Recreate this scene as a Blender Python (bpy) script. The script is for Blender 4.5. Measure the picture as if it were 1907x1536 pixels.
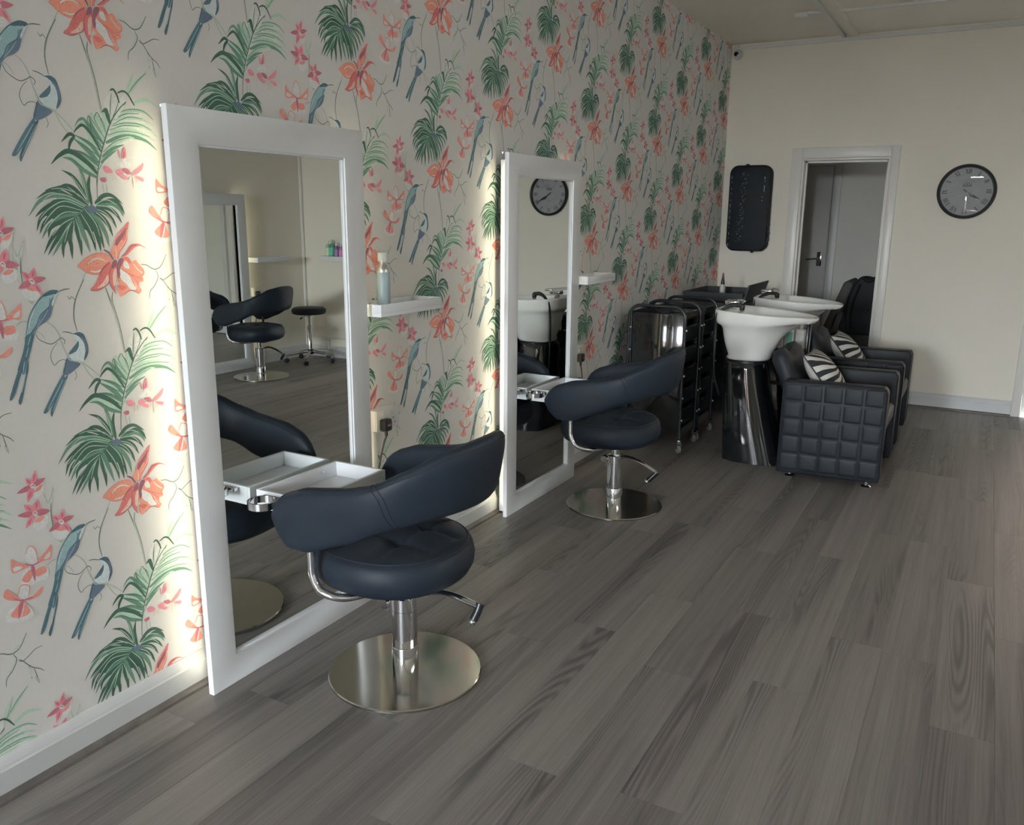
import bpy, bmesh, math, random
import numpy as np
from mathutils import Vector, Matrix, geometry

for _o in list(bpy.data.objects):
    bpy.data.objects.remove(_o, do_unlink=True)
scene = bpy.context.scene
COLL = scene.collection
random.seed(7)
PI = math.pi

# ------------------------------------------------------------------ camera
cam_data = bpy.data.cameras.new('camera')
cam = bpy.data.objects.new('camera', cam_data)
COLL.objects.link(cam)
scene.camera = cam
cam_data.sensor_fit = 'HORIZONTAL'
cam_data.sensor_width = 36.0
cam_data.lens = 1554.3 / 1907 * 36.0
cam_data.clip_start = 0.05
_p, _y, _r = math.radians(13.192), math.radians(29.209), math.radians(0.477)
_f = Vector((-math.sin(_y) * math.cos(_p), math.cos(_y) * math.cos(_p), -math.sin(_p)))
_rt = _f.cross(Vector((0, 0, 1))).normalized()
_up = _rt.cross(_f)
_R = _rt * math.cos(_r) + _up * math.sin(_r)
_U = _up * math.cos(_r) - _rt * math.sin(_r)
cam.matrix_world = Matrix(((_R.x, _U.x, -_f.x, 2.0869), (_R.y, _U.y, -_f.y, 0.0), (_R.z, _U.z, -_f.z, 1.49), (0, 0, 0, 1)))

# ------------------------------------------------------------------ daylight and exposure
SKY = 130.0
LED = 11.0
scene.view_settings.view_transform = 'Standard'
scene.view_settings.look = 'None'
scene.view_settings.gamma = 1.0
scene.view_settings.use_curve_mapping = False
scene.view_settings.exposure = 0.0
scene.cycles.use_denoising = True
scene.cycles.max_bounces = 9
scene.cycles.glossy_bounces = 5
scene.cycles.transmission_bounces = 4
scene.cycles.caustics_refractive = False
world = bpy.data.worlds.new('overcast_sky')
scene.world = world
world.use_nodes = True
_bg = world.node_tree.nodes['Background']
_bg.inputs['Color'].default_value = (0.90, 0.95, 1.0, 1)
_bg.inputs['Strength'].default_value = SKY

# room dimensions in metres
XR, YF, YB, ZC = 4.5, -6.3, 7.4814, 2.911      # right wall, shop front, back wall, ceiling
YB2, XA = 6.84, 3.35                           # the back wall steps forward right of the glazed door


def portal(name, loc, rot, sx, sy):
    l = bpy.data.lights.new(name, 'AREA')
    l.shape = 'RECTANGLE'; l.size = sx; l.size_y = sy
    l.cycles.is_portal = True
    o = bpy.data.objects.new(name, l)
    o.location = loc; o.rotation_euler = rot
    COLL.objects.link(o)
    return o


portal('daylight_portal', (0.565, YF - 0.12, 1.47), (PI / 2, 0, 0), .86, 2.5)
portal('daylight_portal', (2.35, YF - 0.12, 1.47), (PI / 2, 0, 0), .58, 2.5)
portal('daylight_portal', (XR + .11, 3.0, 2.1), (0, PI / 2, 0), .42, 2.2)
portal('daylight_portal', (2.36, 8.42, 1.55), (0, PI / 2, 0), .4, .36)
portal('daylight_portal', (2.89, YB + 0.14, 1.06), (-PI / 2, 0, 0), 0.66, 1.86)


# ------------------------------------------------------------------ materials
def lin(c):
    return tuple((v / 12.92 if v < .04045 else ((v + .055) / 1.055) ** 2.4) for v in c)


MATS = {}


def mat(name, color, rough=0.5, metal=0.0, bump=0.0, bscale=200.0, spec=0.5, coat=0.0, emit=None, estr=0.0, var=0.0, vscale=4.0):
    if name in MATS:
        return MATS[name]
    m = bpy.data.materials.new(name)
    m.use_nodes = True
    nt = m.node_tree
    b = nt.nodes['Principled BSDF']
    b.inputs['Base Color'].default_value = (*color, 1)
    b.inputs['Roughness'].default_value = rough
    b.inputs['Metallic'].default_value = metal
    b.inputs['Specular IOR Level'].default_value = spec
    b.inputs['Coat Weight'].default_value = coat
    b.inputs['Coat Roughness'].default_value = 0.05
    if emit:
        b.inputs['Emission Color'].default_value = (*emit, 1)
        b.inputs['Emission Strength'].default_value = estr
    if bump or var:
        tc = nt.nodes.new('ShaderNodeTexCoord')
    if bump:
        n = nt.nodes.new('ShaderNodeTexNoise')
        n.inputs['Scale'].default_value = bscale
        n.inputs['Detail'].default_value = 3
        nt.links.new(tc.outputs['Object'], n.inputs['Vector'])
        bp = nt.nodes.new('ShaderNodeBump')
        bp.inputs['Strength'].default_value = bump
        bp.inputs['Distance'].default_value = 0.002
        nt.links.new(n.outputs['Fac'], bp.inputs['Height'])
        nt.links.new(bp.outputs['Normal'], b.inputs['Normal'])
    if var:
        n2 = nt.nodes.new('ShaderNodeTexNoise')
        n2.inputs['Scale'].default_value = vscale
        n2.inputs['Detail'].default_value = 4
        nt.links.new(tc.outputs['Object'], n2.inputs['Vector'])
        r = nt.nodes.new('ShaderNodeValToRGB')
        r.color_ramp.elements[0].position = 0.3
        r.color_ramp.elements[1].position = 0.7
        r.color_ramp.elements[0].color = (*[c * (1 - var) for c in color], 1)
        r.color_ramp.elements[1].color = (*[min(1, c * (1 + var)) for c in color], 1)
        nt.links.new(n2.outputs['Fac'], r.inputs['Fac'])
        nt.links.new(r.outputs['Color'], b.inputs['Base Color'])
    MATS[name] = m
    return m


M_PAPER = mat('wallpaper_ground', (0.79, 0.775, 0.755), 0.75, bump=0.10, bscale=420, var=0.012, vscale=60)
M_PAINT = mat('cream_wall_paint', (0.88, 0.835, 0.735), 0.7, bump=0.06, bscale=160, var=0.015, vscale=1.5)
M_CEIL = mat('ceiling_paint', (0.90, 0.85, 0.765), 0.8, bump=0.05, bscale=90, var=0.02, vscale=1.2)
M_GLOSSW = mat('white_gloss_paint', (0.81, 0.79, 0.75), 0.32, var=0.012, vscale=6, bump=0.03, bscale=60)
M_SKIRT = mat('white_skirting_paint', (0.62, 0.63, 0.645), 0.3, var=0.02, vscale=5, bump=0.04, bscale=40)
M_BOARD = mat('white_laminate', (0.85, 0.865, 0.885), 0.28, bump=0.02, bscale=80, var=0.006)
M_PLASTIC = mat('white_plastic', (0.78, 0.78, 0.76), 0.35, var=0.01)
M_LEATHER = mat('black_leatherette', (0.0145, 0.022, 0.034), 0.50, bump=0.15, bscale=420, spec=0.27, var=0.12, vscale=8)
M_LEATHER2 = mat('black_quilted_leatherette', (0.014, 0.017, 0.022), 0.48, bump=0.2, bscale=300, spec=0.27, var=0.12, vscale=8)
M_STITCH = mat('black_thread', (0.012, 0.014, 0.02), 0.7, bump=0.2)
M_CHROME = mat('chrome', (0.72, 0.73, 0.75), 0.07, 1.0, var=0.02)
M_STEEL = mat('brushed_steel', (0.56, 0.55, 0.51), 0.13, 1.0, var=0.04, vscale=3)
M_BLKPL = mat('black_plastic', (0.012, 0.014, 0.017), 0.3, var=0.1)
M_BLKMET = mat('black_metal_tube', (0.016, 0.018, 0.022), 0.27, var=0.1)
M_BLKGL = mat('black_gloss_shell', (0.010, 0.011, 0.013), 0.07, coat=0.6, var=0.1)
M_BLKMAT = mat('black_matt_board', (0.014, 0.017, 0.02), 0.4, var=0.15)
M_RUBBER = mat('grey_rubber', (0.20, 0.20, 0.21), 0.6, var=0.1)
M_CERAM = mat('white_ceramic', (0.90, 0.895, 0.87), 0.06, coat=0.5, var=0.006)
M_LED = mat('led_tape', (0.9, 0.88, 0.8), 0.5, emit=(1.0, 0.90, 0.62), estr=LED, var=0.01)
M_DARKW = mat('dark_beading', (0.125, 0.113, 0.103), 0.45, bump=0.1, bscale=90, var=0.25, vscale=18)
M_FABRIC = mat('grey_tweed', (0.10, 0.098, 0.095), 0.85, bump=0.5, bscale=260, var=0.25, vscale=120)
M_COAT = mat('black_coat_cloth', (0.008, 0.009, 0.012), 0.7, bump=0.4, bscale=120, var=0.2)
M_DOOR = mat('grey_white_door_paint', (0.74, 0.75, 0.74), 0.4, var=0.02)
M_PAVE = mat('pavement', (0.34, 0.335, 0.32), 0.85, bump=0.3, bscale=20, var=0.1, vscale=3)


def mirror_mat():
    m = bpy.data.materials.new('mirror_silver')
    m.use_nodes = True
    b = m.node_tree.nodes['Principled BSDF']
    b.inputs['Base Color'].default_value = (0.80, 0.83, 0.81, 1)
    b.inputs['Metallic'].default_value = 1.0
    b.inputs['Roughness'].default_value = 0.004
    return m


def glass_mat(name, tint=(0.97, 0.98, 0.98), refl=1.45):
    m = bpy.data.materials.new(name)
    m.use_nodes = True
    nt = m.node_tree
    nt.nodes.remove(nt.nodes['Principled BSDF'])
    out = nt.nodes['Material Output']
    t = nt.nodes.new('ShaderNodeBsdfTransparent'); t.inputs['Color'].default_value = (*tint, 1)
    g = nt.nodes.new('ShaderNodeBsdfGlossy'); g.inputs['Roughness'].default_value = 0.01
    f = nt.nodes.new('ShaderNodeFresnel'); f.inputs['IOR'].default_value = refl
    x = nt.nodes.new('ShaderNodeMixShader')
    nt.links.new(f.outputs[0], x.inputs[0]); nt.links.new(t.outputs[0], x.inputs[1]); nt.links.new(g.outputs[0], x.inputs[2])
    nt.links.new(x.outputs[0], out.inputs['Surface'])
    return m


M_MIRROR = mirror_mat()
M_GLASS = glass_mat('window_glass')
M_CLGLASS = glass_mat('clock_glass', refl=1.5)
M_CLEARPL = glass_mat('clear_plastic', (0.86, 0.88, 0.86), 1.5)


def floor_mat():
    m = bpy.data.materials.new('grey_brown_oak_vinyl')
    m.use_nodes = True
    nt = m.node_tree
    N, LK = nt.nodes, nt.links
    b = N['Principled BSDF']
    tc = N.new('ShaderNodeTexCoord'); oi = N.new('ShaderNodeObjectInfo')
    mul = N.new('ShaderNodeVectorMath'); mul.operation = 'MULTIPLY_ADD'
    cmb = N.new('ShaderNodeCombineXYZ')
    for i in range(3):
        LK.new(oi.outputs['Random'], cmb.inputs[i])
    LK.new(cmb.outputs[0], mul.inputs[0]); mul.inputs[1].default_value = (7.0, 53.0, 31.0)
    LK.new(tc.outputs['Object'], mul.inputs[2])

    def noise(sc, detail, rough=0.5, dist=0.0):
        mp = N.new('ShaderNodeMapping'); mp.inputs['Scale'].default_value = sc
        LK.new(mul.outputs[0], mp.inputs['Vector'])
        n = N.new('ShaderNodeTexNoise'); n.inputs['Scale'].default_value = 1.0
        n.inputs['Detail'].default_value = detail; n.inputs['Roughness'].default_value = rough
        n.inputs['Distortion'].default_value = dist
        LK.new(mp.outputs[0], n.inputs['Vector'])
        return n
    fine = noise((210, 4.0, 1), 6, 0.7)
    streak = noise((46, 0.9, 1), 5, 0.6, 0.3)
    broad = noise((7.5, 0.55, 1), 2, 0.5, 0.2)
    # cathedral figure: thin contour lines of a stretched noise field, only in the heart of some planks
    fld = noise((7.5, 0.62, 1), 1.0, 0.4, 0.15)
    sn = N.new('ShaderNodeMath'); sn.operation = 'MULTIPLY'; sn.inputs[1].default_value = 190.0
    LK.new(fld.outputs['Fac'], sn.inputs[0])
    si = N.new('ShaderNodeMath'); si.operation = 'SINE'; LK.new(sn.outputs[0], si.inputs[0])
    mr = N.new('ShaderNodeMapRange'); mr.inputs['From Min'].default_value = -1; mr.inputs['From Max'].default_value = .6
    LK.new(si.outputs[0], mr.inputs['Value'])
    msk = N.new('ShaderNodeMapRange'); msk.inputs['From Min'].default_value = 0.50; msk.inputs['From Max'].default_value = 0.66
    msk.inputs['To Max'].default_value = 0.5
    LK.new(broad.outputs['Fac'], msk.inputs['Value'])
    g1 = N.new('ShaderNodeMix'); g1.data_type = 'FLOAT'; g1.inputs[0].default_value = 0.5
    LK.new(fine.outputs['Fac'], g1.inputs[2]); LK.new(streak.outputs['Fac'], g1.inputs[3])
    cth = N.new('ShaderNodeMath'); cth.operation = 'MULTIPLY'        # dark lines over the streaks
    LK.new(mr.outputs[0], cth.inputs[0]); LK.new(g1.outputs[0], cth.inputs[1])
    mx = N.new('ShaderNodeMix'); mx.data_type = 'FLOAT'
    LK.new(msk.outputs[0], mx.inputs[0]); LK.new(g1.outputs[0], mx.inputs[2]); LK.new(cth.outputs[0], mx.inputs[3])
    mx2 = N.new('ShaderNodeMath'); mx2.operation = 'MULTIPLY_ADD'     # hearts are darker overall
    sub = N.new('ShaderNodeMath'); sub.operation = 'SUBTRACT'; sub.inputs[0].default_value = 0.5
    LK.new(broad.outputs['Fac'], sub.inputs[1])
    LK.new(sub.outputs[0], mx2.inputs[0]); mx2.inputs[1].default_value = 0.5; LK.new(mx.outputs[0], mx2.inputs[2])
    rp = N.new('ShaderNodeValToRGB')
    rp.color_ramp.elements[0].position = 0.16; rp.color_ramp.elements[0].color = (0.085, 0.077, 0.072, 1)
    rp.color_ramp.elements[1].position = 0.78; rp.color_ramp.elements[1].color = (0.300, 0.275, 0.260, 1)
    e = rp.color_ramp.elements.new(0.48); e.color = (0.196, 0.178, 0.168, 1)
    LK.new(mx2.outputs[0], rp.inputs['Fac'])
    br = N.new('ShaderNodeMapRange'); br.inputs['To Min'].default_value = 0.88; br.inputs['To Max'].default_value = 1.12
    LK.new(oi.outputs['Random'], br.inputs['Value'])
    sc = N.new('ShaderNodeVectorMath'); sc.operation = 'SCALE'
    LK.new(rp.outputs['Color'], sc.inputs[0]); LK.new(br.outputs[0], sc.inputs['Scale'])
    LK.new(sc.outputs[0], b.inputs['Base Color'])
    rr = N.new('ShaderNodeMapRange'); rr.inputs['To Min'].default_value = 0.36; rr.inputs['To Max'].default_value = 0.50
    LK.new(fine.outputs['Fac'], rr.inputs['Value']); LK.new(rr.outputs[0], b.inputs['Roughness'])
    bp = N.new('ShaderNodeBump'); bp.inputs['Strength'].default_value = 0.12; bp.inputs['Distance'].default_value = 0.001
    LK.new(mx.outputs[0], bp.inputs['Height']); LK.new(bp.outputs[0], b.inputs['Normal'])
    b.inputs['Specular IOR Level'].default_value = 0.5
    return m


M_FLOOR = floor_mat()


def vcol_mat():
    m = bpy.data.materials.new('wallpaper_print')
    m.use_nodes = True
    nt = m.node_tree
    b = nt.nodes['Principled BSDF']
    a = nt.nodes.new('ShaderNodeAttribute'); a.attribute_name = 'print'
    n = nt.nodes.new('ShaderNodeTexNoise'); n.inputs['Scale'].default_value = 160; n.inputs['Detail'].default_value = 3
    tc = nt.nodes.new('ShaderNodeTexCoord'); nt.links.new(tc.outputs['Object'], n.inputs['Vector'])
    mr = nt.nodes.new('ShaderNodeMapRange'); mr.inputs['To Min'].default_value = 0.78; mr.inputs['To Max'].default_value = 1.22
    nt.links.new(n.outputs['Fac'], mr.inputs['Value'])
    s = nt.nodes.new('ShaderNodeVectorMath'); s.operation = 'SCALE'
    nt.links.new(a.outputs['Color'], s.inputs[0]); nt.links.new(mr.outputs[0], s.inputs['Scale'])
    nt.links.new(s.outputs[0], b.inputs['Base Color'])
    b.inputs['Roughness'].default_value = 0.7
    return m


M_PRINT = vcol_mat()


# ------------------------------------------------------------------ mesh helpers
def crv(pts, k=6, closed=False):
    """Catmull-Rom through pts."""
    P = [Vector(p) for p in pts]
    n = len(P)
    if n < 3 and not closed:
        return P
    out = []
    rng = range(n) if closed else range(n - 1)
    for i in rng:
        if closed:
            p0, p1, p2, p3 = P[(i - 1) % n], P[i], P[(i + 1) % n], P[(i + 2) % n]
        else:
            p1, p2 = P[i], P[i + 1]
            p0 = P[i - 1] if i > 0 else p1 * 2 - p2
            p3 = P[i + 2] if i + 2 < n else p2 * 2 - p1
        for j in range(k):
            t = j / k
            out.append(0.5 * ((2 * p1) + (p2 - p0) * t + (2 * p0 - 5 * p1 + 4 * p2 - p3) * t * t + (3 * p1 - p0 - 3 * p2 + p3) * t ** 3))
    if not closed:
        out.append(P[-1])
    return out


class MB:
    def __init__(self):
        self.v = []; self.f = []

    def add(self, verts, faces):
        o = len(self.v)
        self.v += [tuple(v) for v in verts]
        self.f += [tuple(i + o for i in f) for f in faces]
        return self

    def box(self, lo, hi, r=0.0, seg=2):
        bm = bmesh.new()
        bmesh.ops.create_cube(bm, size=1.0)
        for v in bm.verts:
            v.co = Vector([lo[i] + (v.co[i] + .5) * (hi[i] - lo[i]) for i in range(3)])
        if r > 0:
            r = min(r, 0.49 * min(abs(hi[i] - lo[i]) for i in range(3)))
            bmesh.ops.bevel(bm, geom=bm.edges[:], offset=r, segments=seg, profile=0.5, affect='EDGES')
        bm.verts.index_update()
        self.add([v.co.copy() for v in bm.verts], [[v.index for v in f.verts] for f in bm.faces])
        bm.free()
        return self

    def prism(self, poly, axis, a, b, r=0.0, seg=2):
        """extrude 2D poly (list of (u,v)) along axis from a to b; bevel optional."""
        bm = bmesh.new()
        def pt(u, v, w):
            return {'x': (w, u, v), 'y': (u, w, v), 'z': (u, v, w)}[axis]
        va = [bm.verts.new(pt(u, v, a)) for u, v in poly]
        vb = [bm.verts.new(pt(u, v, b)) for u, v in poly]
        n = len(poly)
        bm.faces.new(va); bm.faces.new(vb[::-1])
        for i in range(n):
            bm.faces.new((va[i], vb[i], vb[(i + 1) % n], va[(i + 1) % n]))
        bmesh.ops.recalc_face_normals(bm, faces=bm.faces[:])
        if r > 0:
            ed = [e for e in bm.edges if len(e.link_faces) == 2 and e.calc_face_angle(0) > 0.6]
            bmesh.ops.bevel(bm, geom=ed, offset=r, segments=seg, profile=0.5, affect='EDGES')
        bm.verts.index_update()
        self.add([v.co.copy() for v in bm.verts], [[v.index for v in f.verts] for f in bm.faces])
        bm.free()
        return self

    def tube(self, pts, r, n=10, closed=False, caps=True, flat=1.0):
        P = [Vector(p) for p in pts]
        m = len(P)
        rad = r if isinstance(r, (list, tuple)) else [r] * m
        T = []
        for i in range(m):
            if closed:
                d = P[(i + 1) % m] - P[i - 1]
            else:
                d = P[min(i + 1, m - 1)] - P[max(i - 1, 0)]
            T.append(d.normalized())
        up = Vector((0, 0, 1)) if abs(T[0].z) < .9 else Vector((1, 0, 0))
        nrm = (up - T[0] * up.dot(T[0])).normalized()
        rings = []
        for i in range(m):
            if i:
                nrm = (nrm - T[i] * nrm.dot(T[i]))
                if nrm.length < 1e-6:
                    nrm = T[i].orthogonal()
                nrm.normalize()
            bn = T[i].cross(nrm)
            rings.append([P[i] + (nrm * math.cos(2 * PI * j / n) * flat + bn * math.sin(2 * PI * j / n)) * rad[i] for j in range(n)])
        self.loft(rings, closed, caps)
        return self

    def loft(self, rings, closed=False, caps=True):
        m = len(rings); n = len(rings[0])
        V = [v for r in rings for v in r]; F = []
        for i in range(m if closed else m - 1):
            a = i * n; b = ((i + 1) % m) * n
            for j in range(n):
                F.append((a + j, a + (j + 1) % n, b + (j + 1) % n, b + j))
        if caps and not closed:
            F.append(tuple(range(n - 1, -1, -1)))
            F.append(tuple(range((m - 1) * n, m * n)))
        return self.add(V, F)

    def lathe(self, prof, n=32, c=(0, 0, 0), axis='z', caps=True):
        rings = []
        for r, h in prof:
            ring = []
            for j in range(n):
                a = 2 * PI * j / n
                u, v = r * math.cos(a), r * math.sin(a)
                ring.append({'z': (c[0] + u, c[1] + v, c[2] + h), 'x': (c[0] + h, c[1] + u, c[2] + v), 'y': (c[0] + u, c[1] + h, c[2] + v)}[axis])
            rings.append(ring)
        return self.loft(rings, False, caps)

    def sphere(self, c, r, n=16, m=10, sq=(1, 1, 1)):
        return self.lathe([(max(1e-4, r * math.sin(PI * i / m)) * 1.0, -r * math.cos(PI * i / m)) for i in range(m + 1)], n, c) if sq == (1, 1, 1) else self.add(
            [(c[0] + sq[0] * r * math.sin(PI * i / m) * math.cos(2 * PI * j / n), c[1] + sq[1] * r * math.sin(PI * i / m) * math.sin(2 * PI * j / n), c[2] - sq[2] * r * math.cos(PI * i / m)) for i in range(m + 1) for j in range(n)],
            [(i * n + j, i * n + (j + 1) % n, (i + 1) * n + (j + 1) % n, (i + 1) * n + j) for i in range(m) for j in range(n)])

    def quad(self, a, b, c, d):
        return self.add([a, b, c, d], [(0, 1, 2, 3)])

    def xf(self, M):
        self.v = [tuple(M @ Vector(v)) for v in self.v]
        return self

    def build(self, name, material, parent=None, smooth=True, angle=40, loc=None, rot=None):
        me = bpy.data.meshes.new(name)
        me.from_pydata(self.v, [], self.f)
        bm = bmesh.new(); bm.from_mesh(me)
        bmesh.ops.recalc_face_normals(bm, faces=bm.faces[:])
        bm.to_mesh(me); bm.free()
        if smooth:
            me.shade_smooth()
            me.set_sharp_from_angle(angle=math.radians(angle))
        me.materials.append(material)
        o = bpy.data.objects.new(name, me)
        COLL.objects.link(o)
        if parent is not None:
            o.parent = parent
        if loc is not None:
            o.location = loc
        if rot is not None:
            o.rotation_euler = rot
        return o


def tag(o, label, cat=None, group=None, kind=None):
    o['label'] = label
    if cat:
        o['category'] = cat
    if group:
        o['group'] = group
    if kind:
        o['kind'] = kind
    return o


def thing(name, label, cat, loc=(0, 0, 0), rz=0.0, group=None):
    o = bpy.data.objects.new(name, None)
    o.empty_display_size = 0.1
    o.location = loc; o.rotation_euler = (0, 0, rz)
    COLL.objects.link(o)
    return tag(o, label, cat, group)


def copy_tree(o, parent=None):
    c = o.copy()
    COLL.objects.link(c)
    if parent is not None:
        c.parent = parent
    for ch in list(o.children):
        copy_tree(ch, c)
    return c


def dup(o, loc, rz, label, group=None):
    c = copy_tree(o)
    c.location = loc; c.rotation_euler = (0, 0, rz)
    c['label'] = label
    if group:
        c['group'] = group
    return c


def struct(name, mb, material, label, cat=None, parent=None, smooth=False):
    o = mb.build(name, material, parent, smooth)
    o['kind'] = 'structure'
    if parent is None:
        tag(o, label, cat)
    return o


def ring(cx, cy, rx, ry, n, z, pw=2.0):
    out = []
    for j in range(n):
        a = 2 * PI * j / n
        c, s = math.cos(a), math.sin(a)
        out.append((cx + rx * math.copysign(abs(c) ** (2 / pw), c), cy + ry * math.copysign(abs(s) ** (2 / pw), s), z))
    return out


# ================================================================== STRUCTURE
# ---- floor: slab with separate vinyl planks
fl = MB().box((-0.12, YF, -0.15), (XR + 0.1, YB + 0.001, -0.006)).box((0, YF, -.006), (XR, -3.0, -.0004))
floor = struct('floor', fl, M_DARKW, 'dark grey-brown wood plank floor across the salon', 'floor')
PW, PL = 0.1745, 1.22
pm = MB()
c_ = 0.0004
pm.add([(0, 0, -.006), (PW - .0004, 0, -.006), (PW - .0004, 1, -.006), (0, 1, -.006),
        (0, 0, -c_), (PW - .0004, 0, -c_), (PW - .0004, 1, -c_), (0, 1, -c_),
        (c_ * 1.2, c_ * 1.2, 0), (PW - .0004 - c_ * 1.2, c_ * 1.2, 0), (PW - .0004 - c_ * 1.2, 1 - c_ * 1.2, 0), (c_ * 1.2, 1 - c_ * 1.2, 0)],
       [(0, 1, 5, 4), (1, 2, 6, 5), (2, 3, 7, 6), (3, 0, 4, 7), (4, 5, 9, 8), (5, 6, 10, 9), (6, 7, 11, 10), (7, 4, 8, 11), (8, 9, 10, 11)])
proto = pm.build('plank', M_FLOOR, floor, smooth=False)
plank_mesh = proto.data
bpy.data.objects.remove(proto)
x = 2.2731 - PW * 13
col_i = 0
while x < XR:
    y = -3.0 - random.random() * PL
    yend = YB if x < XA else YB2
    while y < yend:
        y0, y1 = max(y, -3.0), min(y + PL, yend)
        if y1 - y0 > 0.05:
            x0 = max(x, 0.0)
            o = bpy.data.objects.new('plank', plank_mesh)
            o.parent = floor
            o.location = (x0, y0 + .0002, 0)
            o.scale = ((min(x + PW, XR) - x0) / PW, y1 - y0 - .0004, 1)
            COLL.objects.link(o)
        y += PL
    x += PW
    col_i += 1

# ---- walls
wl = MB().box((-0.12, YF, 0.0), (0.0, YB, ZC))
wall_left = struct('wall_left', wl, M_PAPER, 'long wall papered with tropical orchids, palm leaves and birds', 'wall')
DX0, DX1, DZ = 0.663, 1.316, 1.967
GX0, GX1, GZ = 2.45, 3.33, 2.10
wb = MB()
for lo, hi in (((-.12, 0, 0), (DX0, 0, ZC)), ((DX0, 0, DZ), (DX1, 0, ZC)), ((DX1, 0, 0), (GX0, 0, ZC)), ((GX0, 0, GZ), (GX1, 0, ZC)), ((GX1, 0, 0), (XA + .1, 0, ZC))):
    wb.box((lo[0], YB, lo[2]), (hi[0], YB + .12, hi[2]))
wall_back = struct('wall_back', wb, M_PAINT, 'plain cream wall with the open doorway and the clock', 'wall')
HW = (1.9, 4.1, 1.90, 2.30)                    # unseen window added high in the plain side wall for fill daylight
wr = MB().box((XR, YF, 0), (XR + .1, HW[0], ZC)).box((XR, HW[1], 0), (XR + .1, YB2 + .1, ZC)).box((XR, HW[0], 0), (XR + .1, HW[1], HW[2])).box((XR, HW[0], HW[3]), (XR + .1, HW[1], ZC))
wall_right = struct('wall_right', wr, M_PAINT, 'plain cream wall facing the wallpaper, seen in the mirrors', 'wall')
ws = MB().box((XA, YB2, 0), (XR, YB2 + .1, ZC)).box((XA, YB2 + .1, 0), (XA + .1, YB, ZC))
struct('wall_corner', ws, M_PAINT, 'short cream wall behind the stool and the bottle shelf, seen in the mirror', 'wall')
WX = ((0.15, 0.98), (2.08, 2.62))
WZ0, WZ1 = 0.25, 2.70
SD0, SD1 = 1.03, 2.04                          # solid shop door added between the windows
wf = MB().box((-.12, YF - .12, WZ1), (XR + .1, YF, ZC)).box((-.12, YF - .12, 0), (WX[0][0], YF, WZ1)).box((WX[0][0], YF - .12, 0), (WX[0][1], YF, WZ0))
wf.box((WX[0][1], YF - .12, 0), (SD0, YF, WZ1)).box((SD1, YF - .12, 0), (WX[1][0], YF, WZ1)).box((WX[1][0], YF - .12, 0), (WX[1][1], YF, WZ0)).box((WX[1][1], YF - .12, 0), (XR + .1, YF, WZ1))
struct('wall_front', wf, M_PAINT, 'shop front wall with a door between two large windows', 'wall')
for i, (a, b) in enumerate(WX):
    fr = MB()
    w = .05
    fr.box((a, YF - .09, WZ0), (a + w, YF - .02, WZ1), .004).box((b - w, YF - .09, WZ0), (b, YF - .02, WZ1), .004)
    fr.box((a + w, YF - .09, WZ0), (b - w, YF - .02, WZ0 + w), .004).box((a + w, YF - .09, WZ1 - w), (b - w, YF - .02, WZ1), .004)
    o = struct(f'window_{i + 1}', fr, M_GLOSSW, ('white framed shop window beside the papered wall', 'white framed shop window on the other side of the shop door')[i], 'window')
    MB().box((a + w, YF - .06, WZ0 + w), (b - w, YF - .054, WZ1 - w)).build('pane', M_GLASS, o, False)
sd = MB()  # unseen solid door added to dim the clock glass; slits reflect as lines
for x0_, x1_, z0_, z1_ in ((SD0 + .02, 1.514, .005, 2.03), (1.514, 1.526, .005, 1.694), (1.514, 1.526, 1.99, 2.03), (1.526, SD1 - .02, 1.706, 2.03), (1.526, 1.75, .005, 1.694), (1.75, SD1 - .02, .005, 1.706)):
    sd.box((x0_, YF - .08, z0_), (x1_, YF - .03, z1_))
sdo = struct('door_added_front', sd, M_DOOR, 'unseen solid white shop door with light slits, added for the clock reflection', 'door')
for z0_, z1_ in ((.12, .95), (1.08, 1.60)):
    MB().box((SD0 + .14, YF - .03, z0_), (SD1 - .14, YF - .022, z1_), .004).build('panel', M_GLOSSW, sdo)
MB().tube(crv([(SD0 + .09, YF - .03, 1.0), (SD0 + .09, YF + .02, 1.0), (SD0 + .12, YF + .03, 1.0), (SD0 + .21, YF + .03, 1.0)], 4), .009).build('door_handle', M_CHROME, sdo)
struct('trim_8', MB().box((SD0, YF - .10, 0), (SD0 + .02, YF - .01, WZ1)).box((SD1 - .02, YF - .10, 0), (SD1, YF - .01, WZ1)).box((SD0 + .02, YF - .10, 2.03), (SD1 - .02, YF - .01, 2.07)).box((SD0 + .02, YF - .10, WZ1 - .03), (SD1 - .02, YF - .01, WZ1)), M_GLOSSW, 'white frame around the added shop door and its fanlight panel', 'door frame')
fan = MB()  # unseen blank panel added over the door, its slit reflects in the clock
for x0_, x1_, z0_, z1_ in ((SD0 + .02, 1.56, 2.07, WZ1 - .03), (1.80, SD1 - .02, 2.07, WZ1 - .03), (1.56, 1.80, 2.07, 2.40), (1.56, 1.80, 2.412, WZ1 - .03)):
    fan.box((x0_, YF - .06, z0_), (x1_, YF - .05, z1_))
struct('trim_9', fan, M_DOOR, 'unseen blanked white fanlight with a light slit, added for the clock reflection', 'fanlight')
ce = MB().box((-.12, YF - .12, ZC), (XR + .1, YB + .12, ZC + .12))
ceiling = struct('ceiling', ce, M_CEIL, 'off-white painted ceiling with surface battens', 'ceiling')
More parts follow.
